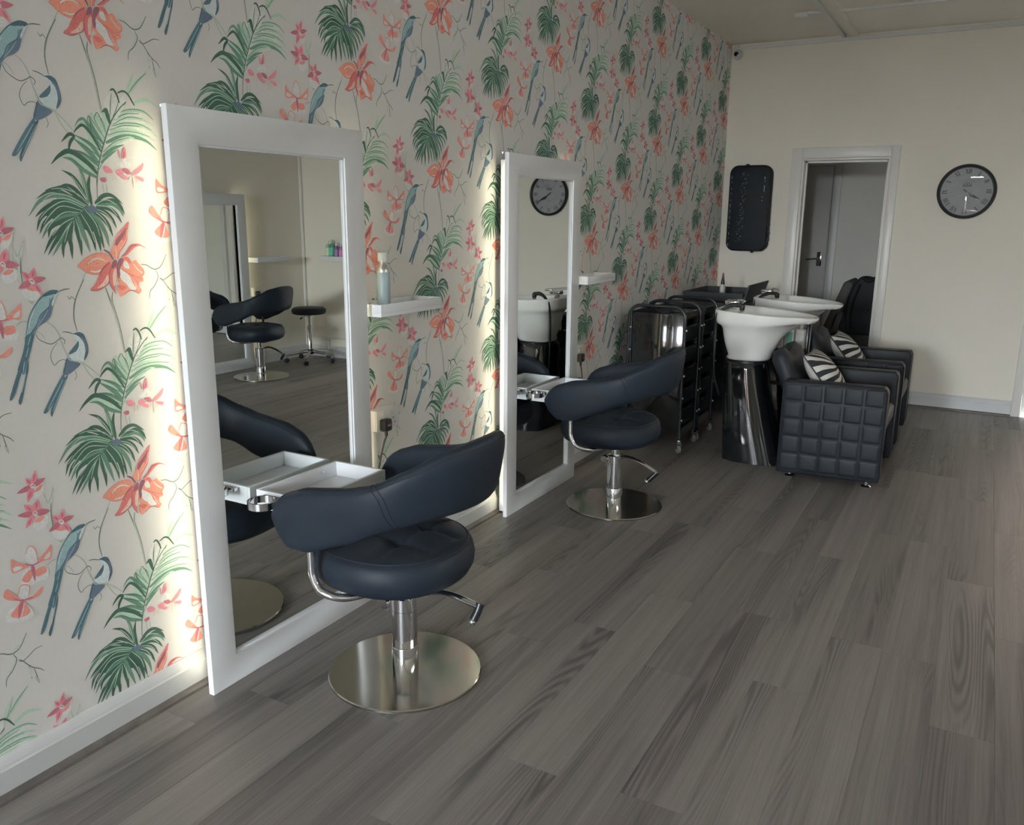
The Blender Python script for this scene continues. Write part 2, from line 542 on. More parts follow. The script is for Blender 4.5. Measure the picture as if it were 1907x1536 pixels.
# battens and cable trunking on the ceiling, all fixed to it
MB().box((0.875, YF, ZC - .022), (0.905, YB, ZC + .001), .006).build('conduit', M_PLASTIC, ceiling)
MB().box((0.935, YF, ZC - .020), (1.0, YB, ZC + .001), .004).build('batten', M_CEIL, ceiling)
MB().box((1.0, 6.585, ZC - .018), (XR, 6.61, ZC + .001), .004).build('conduit', M_PLASTIC, ceiling)
MB().box((0.78, 6.545, ZC - .018), (0.875, 6.565, ZC + .001), .004).build('conduit', M_PLASTIC, ceiling)
MB().box((0.69, 6.53, ZC - .035), (0.78, 6.60, ZC + .001), .008).build('junction_box', M_PLASTIC, ceiling)
struct('trim_1', MB().box((0.05, YB - .016, ZC - .045), (XA, YB + .001, ZC - .018), .004).box((2.28, YB - .025, ZC - .062), (XA, YB + .001, ZC - .046), .003), M_PLASTIC, 'white cable trunking along the top of the cream back wall', 'trunking')
struct('trim_2', MB().box((XR - .03, YB2 - .03, 0.11), (XR, YB2, ZC), .006), M_GLOSSW, 'white vertical trunking in the corner behind the stool', 'trunking')

# ---- skirtings
def skirt(name, p0, p1, nrm, h, label):
    d = (Vector(p1) - Vector(p0)); L = d.length; d.normalize(); n = Vector(nrm)
    prof = [(0, 0), (.021, 0), (.021, h * .70), (.017, h * .74), (.015, h * .80), (.010, h * .90), (.004, h), (0, h)]
    A = [Vector(p0) + n * u + Vector((0, 0, z)) for u, z in prof]
    B = [a + d * L for a in A]
    k = len(prof)
    mb = MB().add(A + B, [(i, (i + 1) % k, k + (i + 1) % k, k + i) for i in range(k)] + [tuple(range(k)), tuple(range(2 * k - 1, k - 1, -1))])
    return struct(name, mb, M_SKIRT, label, 'skirting')


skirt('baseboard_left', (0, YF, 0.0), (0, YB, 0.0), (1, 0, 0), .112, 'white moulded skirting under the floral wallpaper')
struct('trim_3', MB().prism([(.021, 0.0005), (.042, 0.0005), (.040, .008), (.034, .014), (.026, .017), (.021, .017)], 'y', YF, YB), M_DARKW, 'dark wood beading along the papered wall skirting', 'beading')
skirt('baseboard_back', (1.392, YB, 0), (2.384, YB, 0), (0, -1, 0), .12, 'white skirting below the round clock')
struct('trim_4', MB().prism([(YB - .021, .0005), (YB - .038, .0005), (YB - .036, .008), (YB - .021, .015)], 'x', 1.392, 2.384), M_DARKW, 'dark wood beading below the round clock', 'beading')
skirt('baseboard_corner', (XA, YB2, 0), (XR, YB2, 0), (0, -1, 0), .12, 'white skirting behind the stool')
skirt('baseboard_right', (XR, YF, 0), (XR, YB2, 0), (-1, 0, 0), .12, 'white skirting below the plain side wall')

# ---- doorway to the back room
dw = MB()
for lo, hi in (((.567, YB - .022, 0), (DX0 - .012, YB, 2.062)), ((DX1 + .012, YB - .022, 0), (1.392, YB, 2.062))):
    dw.box(lo, hi, .005)
dw.box((DX0 - .012, YB - .022, DZ + .012), (DX1 + .012, YB, 2.062), .005)
dw.box((DX0 - .012, YB - .012, 0), (DX0 + .006, YB + .12, DZ), .002).box((DX1 - .006, YB - .012, 0), (DX1 + .012, YB + .12, DZ), .002).box((DX0 - .012, YB - .012, DZ - .006), (DX1 + .012, YB + .12, DZ + .012), .002)
dw.box((DX0 + .006, YB + .06, 0), (DX0 + .02, YB + .085, DZ - .006)).box((DX1 - .02, YB + .06, 0), (DX1 - .006, YB + .085, DZ - .006)).box((DX0, YB + .06, DZ - .022), (DX1, YB + .085, DZ - .006))
struct('trim_5', dw, M_GLOSSW, 'white architrave around the open doorway', 'door frame', smooth=True)
# glazed back door right of the clock
gd = MB().box((2.384, YB - .022, 0), (GX0 - .002, YB, 2.17), .005).box((GX0 - .002, YB - .022, GZ), (GX1, YB, 2.17), .005)
struct('trim_6', gd, M_GLOSSW, 'white architrave of the glazed door right of the clock', 'door frame', smooth=True)
gm = MB()
gm.box((GX0, YB + .01, 0.0), (GX0 + .085, YB + .07, GZ), .006).box((GX1 - .085, YB + .01, 0), (GX1, YB + .07, GZ), .006).box((GX0 + .085, YB + .01, 0.0), (GX1 - .085, YB + .07, .11), .006).box((GX0 + .085, YB + .01, GZ - .085), (GX1 - .085, YB + .07, GZ), .006)
g_ = struct('door_1', gm, M_GLOSSW, 'white framed glazed door right of the clock', 'door', smooth=True)
MB().box((GX0 + .085, YB + .035, .11), (GX1 - .085, YB + .042, GZ - .085)).build('pane', M_GLASS, g_, False)
# back room shell
br = MB().box((-.35, 9.05, 0), (2.35, 9.15, 2.6)).box((-.45, YB + .12, 0), (-.35, 9.15, 2.6)).box((2.25, YB + .12, 0), (2.35, 9.05, 1.05)).box((2.25, 8.24, 1.05), (2.35, 8.60, 1.35)).box((2.25, 8.24, 1.75), (2.35, 8.60, 1.95)).box((2.25, YB + .12, 1.05), (2.35, 8.24, 1.95)).box((2.25, 8.60, 1.05), (2.35, 9.05, 1.95)).box((2.25, YB + .12, 1.95), (2.35, 9.05, 2.6)).box((-.45, YB + .12, 2.6), (2.35, 9.15, 2.7)).box((-.45, YB, 0), (-.12, YB + .12, 2.7))
struct('wall_backroom', br, mat('backroom_paint', (0.70, 0.69, 0.64), .7, var=.015, vscale=2), 'grey-white back room seen through the doorway', 'wall')
struct('floor_backroom', MB().box((-.45, YB, -.1), (2.35, 9.15, -.001)), M_DARKW, 'dark floor of the back room', 'floor')
d2 = MB().box((-.10, 9.01, 0.005), (.662, 9.045, 2.0), .003)
door2 = struct('door_2', d2, M_DOOR, 'closed flush door with a lever handle inside the back room', 'door', smooth=True)
hp = MB().box((.575, 9.0, 1.03), (.622, 9.01, 1.17), .003).build('handle_plate', M_CHROME, door2)
MB().tube(crv([(.60, 9.0, 1.105), (.60, 8.965, 1.105), (.585, 8.955, 1.105), (.48, 8.955, 1.095)], 5), .009).build('door_handle', M_CHROME, door2)
struct('trim_7', MB().box((.668, 9.02, 0), (.74, 9.05, 2.08), .004).box((-.18, 9.02, 2.008), (.668, 9.05, 2.08), .004), M_DOOR, 'grey-white door frame inside the back room', 'door frame', smooth=True)
w4 = MB().box((2.28, 8.24, 1.35), (2.33, 8.27, 1.75)).box((2.28, 8.57, 1.35), (2.33, 8.60, 1.75)).box((2.28, 8.27, 1.35), (2.33, 8.57, 1.38)).box((2.28, 8.27, 1.72), (2.33, 8.57, 1.75))  # unseen window added as a daylight source for the back room
w4 = struct('window_3', w4, M_GLOSSW, 'unseen small white window added to light the back room from the side', 'window')
MB().box((2.30, 8.27, 1.38), (2.306, 8.57, 1.72)).build('pane', M_GLASS, w4, False)
w5 = MB().box((XR + .03, HW[0], HW[2]), (XR + .08, HW[0] + .04, HW[3])).box((XR + .03, HW[1] - .04, HW[2]), (XR + .08, HW[1], HW[3])).box((XR + .03, HW[0] + .04, HW[2]), (XR + .08, HW[1] - .04, HW[2] + .04)).box((XR + .03, HW[0] + .04, HW[3] - .04), (XR + .08, HW[1] - .04, HW[3]))
w5 = struct('window_4', w5, M_GLOSSW, 'unseen long high window added to the plain side wall for fill daylight', 'window')
MB().box((XR + .05, HW[0] + .04, HW[2] + .04), (XR + .056, HW[1] - .04, HW[3] - .04)).build('pane', M_GLASS, w5, False)
struct('wall_bounce_lane', MB().box((6.6, -8, -.1), (6.8, 6, 4.6)), mat('pale_render', (.60, .59, .56), .85, bump=.2, bscale=25, var=.08), 'unseen pale wall of an invented side lane, bouncing daylight into the added window', 'wall')  # unseen reflector wall added to bounce sky light through the side window
struct('ground_lane', MB().box((XR + .1, YF - .12, -.2), (6.6, 6, -.06)), M_PAVE, 'unseen grey paving of the invented side lane', 'pavement')  # ground of the lane invented outside the added side window
# ground outside the shop
struct('ground_front', MB().box((-24, -26, -.2), (28, YF - .12, -.06)), M_PAVE, 'grey pavement outside the shop front', 'pavement')
struct('wall_skyblock_street', MB().box((-24, -27, -.1), (28, -26, 2.3)).box((-24, -27, 2.3), (-9, -26, 3.0)).box((10, -27, 2.3), (19, -26, 2.9)), mat('dark_brick', (.12, .085, .07), .85, bump=.4, bscale=30, var=.25, vscale=6), 'unseen low brick row added across the street to block low sky', 'building')  # unseen row added to block sky near the horizon
struct('wall_skyblock_yard', MB().box((2.36, 9.2, -.1), (5.2, 9.4, 4.2)).box((5.0, YB2 + .1, -.1), (5.2, 9.2, 4.2)), mat('dark_brick', (.12, .085, .07)), 'unseen brick wall added behind the glazed back door to cut its daylight', 'wall')  # unseen wall added to darken the view through the glazed door
struct('ground_back', MB().box((2.36, YB + .12, -.2), (8, 16, -.06)), M_PAVE, 'grey paving outside the glazed back door', 'pavement')

# ------------------------------------------------------------------ wallpaper motif, tenths of a millimetre around the fan palm's heart (F filled, L leaf blade, S stroke)
WPC = {
    'dg': (0.056, 0.137, 0.099),
    'mg': (0.157, 0.314, 0.231),
    'lg': (0.546, 0.737, 0.595),
    'pg': (0.813, 0.85, 0.797),
    'dl': (0.095, 0.172, 0.147),
    'sg': (0.518, 0.594, 0.542),
    'ps': (0.712, 0.757, 0.698),
    'or': (0.85, 0.334, 0.24),
    'rd': (0.73, 0.194, 0.184),
    'mr': (0.302, 0.121, 0.168),
    'pk': (0.85, 0.63, 0.535),
    'hl': (0.85, 0.85, 0.85),
    'wh': (0.85, 0.85, 0.85),
    'bb': (0.366, 0.564, 0.591),
    'bd': (0.081, 0.164, 0.21),
    'bi': (0.153, 0.216, 0.309),
    'bt': (0.104, 0.2, 0.251),
    'bp': (0.73, 0.823, 0.85),
    'bk': (0.06, 0.074, 0.082),
    'p1': (0.85, 0.306, 0.373),
    'p2': (0.85, 0.85, 0.85),
    'cr': (0.576, 0.18, 0.236),
    'co': (0.85, 0.337, 0.279),
    'pc': (0.85, 0.85, 0.85),
    'tw': (0.184, 0.234, 0.197),
}
WPD = [
('S','sg',34,(-338,-1715,-508,-2011,-695,-2378,-799,-2727)),
('S','tw',33,(-423,4492,-727,3968,-819,3528,-771,3147)),
('S','tw',20,(-727,3968,-822,4062,-881,4005,-936,4095)),
('S','tw',36,(185,-2157,260,-2418,357,-2754,377,-2836)),
('S','tw',29,(390,-2291,350,-2477,359,-2737)),
('S','sg',54,(311,3888,365,3676,475,3154,575,2385)),
('S','tw',20,(347,3862,390,3674,507,3150,602,2381)),
('S','sg',31,(405,599,431,297)),
('S','sg',31,(524,574,522,303)),
('S','sg',41,(-1563,3480,-1402,3341,-1277,3106,-1227,2876,-1131,2588,-1044,2425,-842,2320,-684,2271)),
('S','sg',35,(-710,2287,-509,2115,-233,1823)),
('S','sg',34,(-735,2304,-579,1996,-410,1760)),
('S','tw',25,(-1914,3252,-1838,3074,-1678,2957,-1508,2899,-1346,2966,-1235,3026,-1141,2940,-1178,2845)),
('S','tw',20,(-1352,2917,-1499,2762,-1576,2551,-1499,2341,-1386,2424,-1226,2451,-1131,2362)),
('S','sg',22,(-1913,3264,-1771,3212,-1647,3002)),
('S','tw',16,(-972,2135,-924,1974,-992,1856)),
('S','sg',38,(-2073,3533,-2215,3547,-2355,3472)),
('S','pc',14,(-2277,3436,-2307,3202,-2427,3098,-2334,2992)),
('F','ps',0,(1744,-1701,1974,-1562,2182,-1426,2064,-1623,1859,-1738)),
('F','ps',0,(1855,-1816,1894,-1964,1763,-2181,1603,-2343,1695,-2154,1805,-2019)),
('S','tw',31,(1356,-1592,1542,-1624,1718,-1725,1858,-1748,2037,-1648,2232,-1343)),
('S','tw',27,(1830,-1782,1894,-1964,1761,-2201,1589,-2364,1542,-2575)),
('S','tw',27,(1946,-1994,2040,-2066,2146,-2216,2278,-2373,2464,-2505,2558,-2622)),
('S','tw',25,(1945,-2004,2039,-2076,2219,-1997,2403,-1897,2600,-1883)),
('S','tw',20,(2183,-2289,2219,-2462,2208,-2683)),
('S','tw',25,(2301,-2390,2349,-2642,2399,-2887)),
('F','sg',0,(2311,-2648,2408,-2794,2386,-2888,2332,-2805)),
('F','ps',0,(2124,-2200,2223,-2422,2214,-2622,2148,-2433)),
('F','pg',0,(326,859,436,1130,635,1703,906,2195,1293,2434,1731,2526,2018,2478,1773,2372,1969,2284,1752,2175,2035,2061,1762,1987,1984,1854,1685,1810,1358,1711,994,1473,694,1254,450,1006)),
('L','lg',94,(1394,2982,1519,3236,1669,3525)),
('L','lg',106,(1445,2940,1738,3287,2132,3648)),
('L','lg',108,(1565,2731,1911,2864,2114,2841,2393,2701)),
('L','lg',111,(1038,2395,1445,2537,1878,2545,2207,2345)),
('L','lg',101,(939,2239,1368,2339,1827,2335,2177,2198)),
('L','lg',122,(883,2101,1265,2169,1723,2174,2037,2086,2310,1874)),
('L','lg',106,(797,1944,1220,2016,1676,1999,2211,1787)),
('L','lg',117,(701,1814,1100,1935,1555,1949,1958,1890,2216,1781)),
('L','mg',122,(627,1632,1029,1799,1459,1857,1887,1775,2231,1543)),
('L','lg',115,(547,1402,902,1648,1312,1812,1541,1819)),
('L','mg',93,(479,1268,831,1500,1179,1628)),
('L','mg',77,(421,1109,702,1327,968,1490)),
('S','mg',24,(1041,2419,1448,2561,1879,2557,2185,2368)),
('S','mg',24,(926,2253,1321,2431,1725,2477)),
('S','mg',24,(885,2125,1369,2351,1829,2352)),
('S','mg',24,(838,2071,1267,2193,1725,2199,2096,2078)),
('S','mg',24,(773,1972,1232,2124,1720,2142)),
('S','mg',24,(704,1837,1102,1959,1558,1979,2018,1899)),
('S','mg',24,(629,1655,1033,1835,1463,1893,1918,1788)),
('S','mg',23,(518,1383,906,1684,1371,1833)),
('S','mg',23,(444,1202,828,1476,1149,1608)),
('S','mg',23,(331,907,582,1226,938,1470)),
('S','mg',23,(860,2274,1166,2548,1352,2720)),
('S','mg',24,(1433,2954,1755,3310,2072,3575)),
('F','lg',0,(284,721,-39,906,-446,1163,-690,1209,-422,1370,6,1305,-263,1648,-199,1767,119,1608,32,1989,-152,1947,52,2163,208,1938,186,2202,276,2307,403,2028,377,2270,491,2349,661,1941,602,2381,750,2505,820,2159,568,1593,384,1140)),
('L','pg',168,(820,2159,760,2600,920,2951)),
('L','pg',143,(914,2266,999,2666,1101,2846)),
('L','pg',191,(957,2285,1176,2644,1362,2949)),
('L','dg',111,(815,2111,748,2362,720,2485,590,2395)),
('L','lg',141,(674,1818,560,2124,439,2356)),
('L','lg',124,(587,1759,408,2075,277,2319,182,2167)),
('L','mg',100,(542,1597,291,1973,206,2270)),
('L','mg',84,(502,1483,272,1809,77,2159,-92,2137,-234,1948)),
('L','dg',83,(465,1392,221,1817,10,2021,-168,1926,-277,1791)),
('L','mg',109,(421,1230,166,1564,-237,1761)),
('L','mg',134,(352,1097,70,1413,-291,1669)),
('L','mg',89,(331,1028,-46,1302,-468,1402)),
('L','dg',136,(294,816,10,1113,-424,1347,-738,1218,-981,986)),
('L','mg',108,(271,724,-93,892,-398,1137,-656,1186)),
('L','dg',91,(-241,1727,-401,1765,-645,1550)),
('L','dg',87,(-254,1729,-394,1565,-470,1320)),
('S','dl',20,(664,1844,491,2349,395,2315,366,2176,544,1862)),
('S','dl',20,(600,1757,309,2137,206,2270,175,2109,418,1690)),
('S','dl',20,(521,1649,249,1837,227,2102)),
('S','dl',20,(479,1390,167,1575,-250,1763)),
('S','dl',20,(410,1256,76,1460,-285,1675)),
('S','dl',20,(336,1076,6,1305,-444,1398)),
('S','dl',20,(308,936,-58,1197,-554,1312)),
('S','dl',20,(272,736,-87,939,-420,1170)),
('S','dl',20,(796,2186,867,2586,930,2914)),
('S','dl',21,(852,2202,1056,2562,1131,2746)),
('S','dl',20,(661,1941,581,2193,486,2302)),
('S','dg',56,(905,2984,1001,3021,1092,2895,1148,2696)),
('S','dg',52,(1120,2947,1299,3012,1445,2935,1611,2676)),
('F','dg',0,(591,2407,724,2520,787,2404,733,2352,660,2421)),
('S','dl',33,(213,209,271,724,423,1254,645,1798,852,2202,1138,2552,1360,2748)),
('F','dg',0,(-87,-10,-391,224,-771,220,-1084,80,-1284,-224,-1097,-343,-929,-493,-757,-628,-553,-517,-346,-570,-101,-669,102,-647,87,-420,56,-153)),
('L','dg',106,(-65,4,-373,382,-626,500,-848,441)),
('L','dg',105,(-87,-10,-637,404,-954,403,-1224,350)),
('L','dg',104,(-127,-19,-761,307,-1089,345,-1474,138)),
('L','mg',118,(-167,-27,-844,237,-1352,109,-1721,-297)),
('L','dg',119,(-233,-85,-864,64,-1287,-100,-1554,-305)),
('L','dg',118,(-296,-125,-955,-75,-1384,-305,-1555,-656)),
('L','dg',119,(-358,-165,-931,-188,-1309,-430,-1485,-724)),
('L','mg',119,(-402,-209,-834,-319,-1211,-527,-1445,-846)),
('L','dg',119,(-490,-296,-883,-415,-1179,-571,-1268,-824)),
('L','dg',120,(-554,-353,-903,-590,-1194,-853,-1436,-1223)),
('L','dg',120,(-566,-377,-835,-644,-1113,-947,-1330,-1255)),
('L','mg',121,(-574,-394,-716,-602,-940,-905,-1218,-1287)),
('L','dg',121,(-567,-386,-753,-756,-896,-1044,-919,-1339)),
('L','dg',122,(-548,-391,-690,-791,-673,-1052,-679,-1372)),
('L','dg',124,(-505,-347,-462,-650,-408,-977,-406,-1302)),
('L','mg',124,(-410,-280,-337,-572,-236,-894,-147,-1220)),
('L','dg',126,(-304,-196,-157,-544,-32,-855,16,-1196)),
('L','dg',127,(-202,-165,37,-593,130,-935,165,-1212)),
('L','dg',127,(-158,-121,73,-454,198,-784,268,-1132)),
('L','mg',128,(-78,-112,214,-451,365,-752,426,-1099)),
('L','dg',128,(20,-117,292,-302,472,-533,571,-823)),
('L','dg',113,(103,-90,398,-174,595,-355,711,-598)),
('L','dg',114,(149,-36,492,-65,735,-218,885,-459)),
('L','mg',114,(174,4,589,63,835,-71,956,-285)),
('L','dg',114,(182,76,680,142,884,-6,994,-231)),
('L','dg',113,(129,51,384,253,652,270,975,46)),
('L','dg',109,(25,11,-19,450,66,814)),
('L','mg',108,(-59,58,-107,505,-168,825,-285,1066)),
('L','dg',106,(-101,213,-263,502,-446,741,-722,877)),
('S','lg',24,(-63,22,-346,286,-749,411,-1047,389)),
('S','lg',24,(-107,-14,-618,239,-1026,261,-1300,96)),
('S','lg',23,(-167,-27,-665,160,-1080,114,-1394,-91)),
('S','lg',24,(-212,-72,-710,99,-1140,-83,-1444,-360)),
('S','lg',24,(-277,-130,-800,-23,-1118,-213,-1352,-490)),
('S','lg',24,(-360,-182,-743,-180,-1063,-369,-1276,-616)),
('S','lg',24,(-510,-310,-853,-477,-1146,-759)),
('S','lg',24,(-569,-404,-798,-653,-1063,-997)),
('S','lg',24,(-601,-432,-718,-620,-851,-948)),
('S','lg',24,(-528,-378,-547,-628,-638,-915)),
('S','lg',24,(-475,-336,-411,-627,-383,-892)),
('S','lg',25,(-306,-214,-93,-597,6,-959)),
('S','lg',25,(-176,-108,83,-456,184,-818)),
('S','lg',25,(22,-99,320,-327,474,-609)),
('S','lg',25,(125,-77,415,-200,619,-418)),
('S','lg',25,(174,4,536,-41,762,-262)),
('S','lg',25,(158,45,475,159,773,37)),
('S','lg',24,(-120,217,-282,506,-465,742)),
('S','lg',24,(-78,153,-126,509,-189,811)),
('S','mg',30,(74,9,-194,-94,-385,-231,-574,-366)),
('F','bi',0,(-89,-27,34,9,166,-68,176,-163,-6,-175,-154,-85)),
('F','or',0,(-565,-1556,-344,-1377,-75,-1255,205,-1239,366,-1320,451,-1442,400,-1524,200,-1616,72,-1745,9,-1812,-155,-1791,-330,-1724,-446,-1636)),
('S','hl',46,(-270,-1520,-92,-1400,95,-1386,292,-1469)),
('S','hl',39,(-202,-1714,-19,-1731,117,-1680)),
('S','rd',14,(-565,-1556,-345,-1385,-76,-1263,204,-1248,383,-1338)),
('S','rd',14,(-565,-1556,-446,-1639,-331,-1727,-156,-1795,9,-1812)),
('L','mr',21,(-299,-1519,-274,-1523)),
('L','mr',21,(-207,-1506,-181,-1511)),
('L','mr',21,(-83,-1470,-58,-1475)),
('L','mr',21,(-4,-1507,21,-1511)),
('L','mr',21,(248,-1425,274,-1429)),
('F','rd',0,(-262,-2197,-112,-2053,3,-1859,97,-1696,245,-1551,406,-1474,394,-1659,333,-1911,303,-2045,138,-2154,-58,-2230)),
('F','pk',0,(-69,-2165,114,-2034,290,-1824,291,-2011,141,-2129)),
('S','mr',18,(-262,-2197,-58,-2230,138,-2154,313,-2038,348,-1844)),
('S','mr',29,(44,-1827,177,-1649,383,-1506)),
('L','mr',25,(23,-1910,49,-1918)),
('L','mr',25,(98,-1830,124,-1838)),
('L','mr',25,(29,-2028,54,-2037)),
('L','mr',25,(171,-1767,197,-1775)),
('L','mr',25,(256,-1686,282,-1695)),
('L','mr',25,(98,-1914,123,-1923)),
('L','mr',25,(178,-2038,204,-2046)),
('F','rd',0,(489,-2362,398,-2223,331,-2047,343,-1826,394,-1625,483,-1468,592,-1439,601,-1584,578,-1788,565,-1976,505,-2092,478,-2228)),
('F','pk',0,(471,-1748,567,-1668,559,-1855,513,-2059,446,-2140,428,-1951)),
('F','mr',0,(413,-1660,497,-1477,597,-1444,582,-1583,492,-1647)),
('S','mr',18,(489,-2362,398,-2223,333,-2047,343,-1826,396,-1642)),
('F','rd',0,(1092,-411,891,-589,677,-772,552,-989,554,-1174,607,-1397,668,-1399,730,-1248,880,-1081,989,-913,1035,-658)),
('F','mr',0,(1001,-572,771,-790,636,-923,606,-1057,686,-1034,823,-884,945,-725)),
('F','or',0,(828,-893,662,-1076,630,-1278,650,-1356,732,-1180,860,-961)),
('S','pk',26,(1015,-623,971,-844,840,-1046,728,-1179)),
('S','pk',22,(800,-706,629,-856,560,-1039)),
('F','or',0,(637,-1038,526,-1089,442,-1205,472,-1307,565,-1420,611,-1397,612,-1210)),
('S','hl',22,(627,-1075,616,-1244,611,-1397)),
('F','rd',0,(1589,-1173,1459,-1079,1302,-1019,1099,-1035,985,-1135,896,-1253,743,-1359,907,-1339,1068,-1224,1231,-1111,1397,-1080)),
('S','mr',30,(1279,-1048,1114,-1079,1003,-1187,808,-1336)),
('S','mr',54,(249,-1154,393,-1245,506,-1430)),
('F','or',0,(885,-1355,998,-1411,1077,-1509,1193,-1467,1300,-1597,1412,-1708,1436,-1833,1371,-1900,1390,-2060,1246,-2104,1251,-2246,1302,-2303,1213,-2407,1020,-2304,879,-2308,730,-2402,607,-2440,548,-2268,548,-2130,649,-2067,578,-1960,590,-1754,624,-1551,721,-1418)),
('F','hl',0,(691,-1691,820,-1766,963,-1912,1042,-2109,1146,-2274,945,-2261,841,-2114,750,-2039,666,-1913)),
('F','mr',0,(698,-1414,823,-1418,768,-1557,669,-1707,677,-1845,607,-1952,578,-1788,611,-1567)),
('F','wh',0,(807,-1524,910,-1491,977,-1635,946,-1706,813,-1648)),
('F','rd',0,(799,-1421,923,-1371,1016,-1429,1044,-1534,963,-1548,913,-1460)),
('S','rd',30,(729,-1696,970,-1843,1369,-2015)),
('S','rd',23,(998,-1775,1068,-2058,1248,-2308)),
('F','rd',0,(561,-2148,700,-2131,814,-2217,685,-2269,612,-2224)),
('S','hl',26,(1102,-1554,1226,-1717,1393,-1848)),
('S','rd',27,(1412,-1708,1431,-1832,1370,-1903,1265,-1929)),
('S','mr',19,(729,-2406,879,-2312,1020,-2308,1213,-2407)),
('S','rd',26,(1061,-1935,1207,-2084,1230,-2156)),
('S','hl',19,(1039,-1951,1137,-2168,1243,-2316)),
('F','bb',0,(-1160,4234,-1262,4277,-1415,4269,-1583,4120,-1774,3980,-1945,3781,-2062,3531,-2135,3277,-2161,3168,-2046,3172,-1914,3252,-1799,3384,-1612,3485,-1470,3616,-1365,3850,-1263,4059,-1185,4175)),
('F','bi',0,(-1201,4152,-1297,4098,-1392,4045,-1446,3856,-1690,3662,-1802,3457,-2034,3230,-1915,3248,-1800,3379,-1608,3480,-1455,3620,-1360,3849,-1260,4047)),
('F','bd',0,(-1160,4234,-1313,4278,-1469,4236,-1603,4122,-1405,4148,-1249,4179)),
('F','bp',0,(-1192,4180,-1257,4156,-1384,3948,-1369,3862,-1258,4059)),
('L','bk',35,(-1269,4181,-1223,4178)),
('S','bd',24,(-1200,4263,-1471,4225,-1774,3980,-2011,3645,-2148,3208)),
('S','bd',29,(-1414,4071,-1466,3858,-1715,3664,-1842,3437,-2054,3208)),
('S','bb',24,(-1499,3789,-1650,3586,-1851,3366)),
('S','tw',30,(-1180,4223,-1033,4261,-849,4275)),
('S','wh',17,(-1870,3798,-1991,3572,-2058,3364)),
('F','bt',0,(-2158,3185,-1936,3236,-1984,3044,-2095,2745,-2197,2517,-2305,2238,-2356,2252,-2392,2354,-2467,2365,-2301,2725,-2206,3000)),
('F','bt',0,(-2406,2428,-2533,2183,-2665,1893,-2759,1652,-2684,1650,-2563,1851,-2442,2144,-2322,2391)),
('F','bd',0,(-2167,2561,-2250,2332,-2402,1896,-2543,1580,-2503,1483,-2413,1678,-2293,2047,-2197,2324)),
('S','bd',36,(-2070,3174,-2166,2899,-2305,2653)),
('S','bd',36,(-1983,3188,-2094,2889,-2232,2571)),
('S','bd',36,(-2136,2846,-2267,2576,-2365,2374)),
('S','bd',36,(-2368,2350,-2560,1971,-2717,1673)),
('S','bb',26,(-2034,3170,-2136,2943)),
('S','bb',26,(-2118,2892,-2222,2642)),
('S','bb',26,(-2270,2552,-2342,2273)),
('S','bb',26,(-2274,2238,-2441,1781)),
('F','bp',0,(-891,3086,-774,3123,-643,3082,-574,2973,-541,2790,-513,2632,-613,2410,-760,2328,-969,2384,-1070,2474,-1047,2627,-895,2784,-827,2902,-873,3008)),
('F','bd',0,(-904,3087,-746,3124,-613,3059,-559,2920,-514,2710,-530,2532,-624,2386,-673,2367,-602,2593,-606,2798,-688,2935,-783,3043)),
('F','bi',0,(-682,2985,-570,2896,-531,2686,-595,2566,-612,2773)),
('F','bt',0,(-829,2839,-985,2695,-1082,2594,-1027,2569,-881,2625,-783,2770,-768,2895)),
('S','bd',21,(-774,2895,-792,2745,-889,2606)),
('S','bd',21,(-1070,2474,-969,2384,-760,2328)),
('L','bk',31,(-791,3044,-744,3033)),
('S','tw',28,(-880,3082,-1036,3152,-1185,3179)),
('F','bi',0,(-1142,2489,-1073,2404,-786,2286,-938,2150,-1166,2033,-1302,2080,-1215,2324)),
('S','bd',41,(-1161,2442,-1224,2249,-1271,2080)),
('F','bt',0,(-1278,2086,-1452,1882,-1668,1592,-1888,1257,-1945,1150,-1851,1144,-1673,1341,-1453,1655,-1287,1905)),
('F','bd',0,(-1166,2030,-1310,1757,-1509,1412,-1667,1137,-1740,1007,-1757,1125,-1642,1386,-1450,1680,-1310,1934)),
('S','bb',28,(-1315,1935,-1536,1619,-1817,1218)),
('S','bb',23,(-1237,1922,-1469,1531,-1698,1143)),
('S','lg',34,(-1044,2425,-917,2369,-785,2342,-683,2283)),
('F','ps',0,(-2206,5448,-2119,5162,-1924,5540,-2017,5138,-2088,4815,-2062,4523,-2165,4488,-2205,4664,-2142,4926,-2177,5186)),
('S','sg',31,(-2206,5442,-2114,5151,-1928,5532)),
('S','tw',28,(-2049,5132,-2079,4812,-2071,4495)),
('F','sg',0,(-2001,4096,-1834,4064,-1902,3953)),
('F','pc',0,(-2494,5541,-2353,5668,-2172,5715,-2226,5479,-2408,5348)),
('F','pc',0,(-2592,4666,-2424,4859,-2171,4816,-2231,4579,-2468,4507)),
('F','pc',0,(-2063,4359,-1860,4425,-1640,4288,-1731,4068,-1938,4045,-2113,4208)),
('F','co',0,(-2458,5546,-2340,5649,-2192,5700,-2291,5559)),
('F','co',0,(-2529,4738,-2411,4840,-2247,4818,-2381,4721)),
('F','co',0,(-2009,4363,-1862,4410,-1684,4297,-1862,4282)),
('L','p1',148,(-2451,5764,-2404,5915,-2342,6115)),
('L','cr',150,(-2424,5730,-2291,5778,-2114,5841)),
('L','p1',141,(-2485,5746,-2546,5844,-2625,5971)),
('L','cr',146,(-2518,5705,-2680,5674,-2890,5632)),
('L','p1',178,(-2488,5668,-2557,5519,-2648,5322)),
('S','cr',47,(-2425,5849,-2373,6015)),
('S','cr',48,(-2350,5757,-2203,5809)),
('S','cr',47,(-2519,5801,-2585,5908)),
('S','cr',47,(-2609,5688,-2786,5653)),
('S','cr',47,(-2527,5584,-2603,5420)),
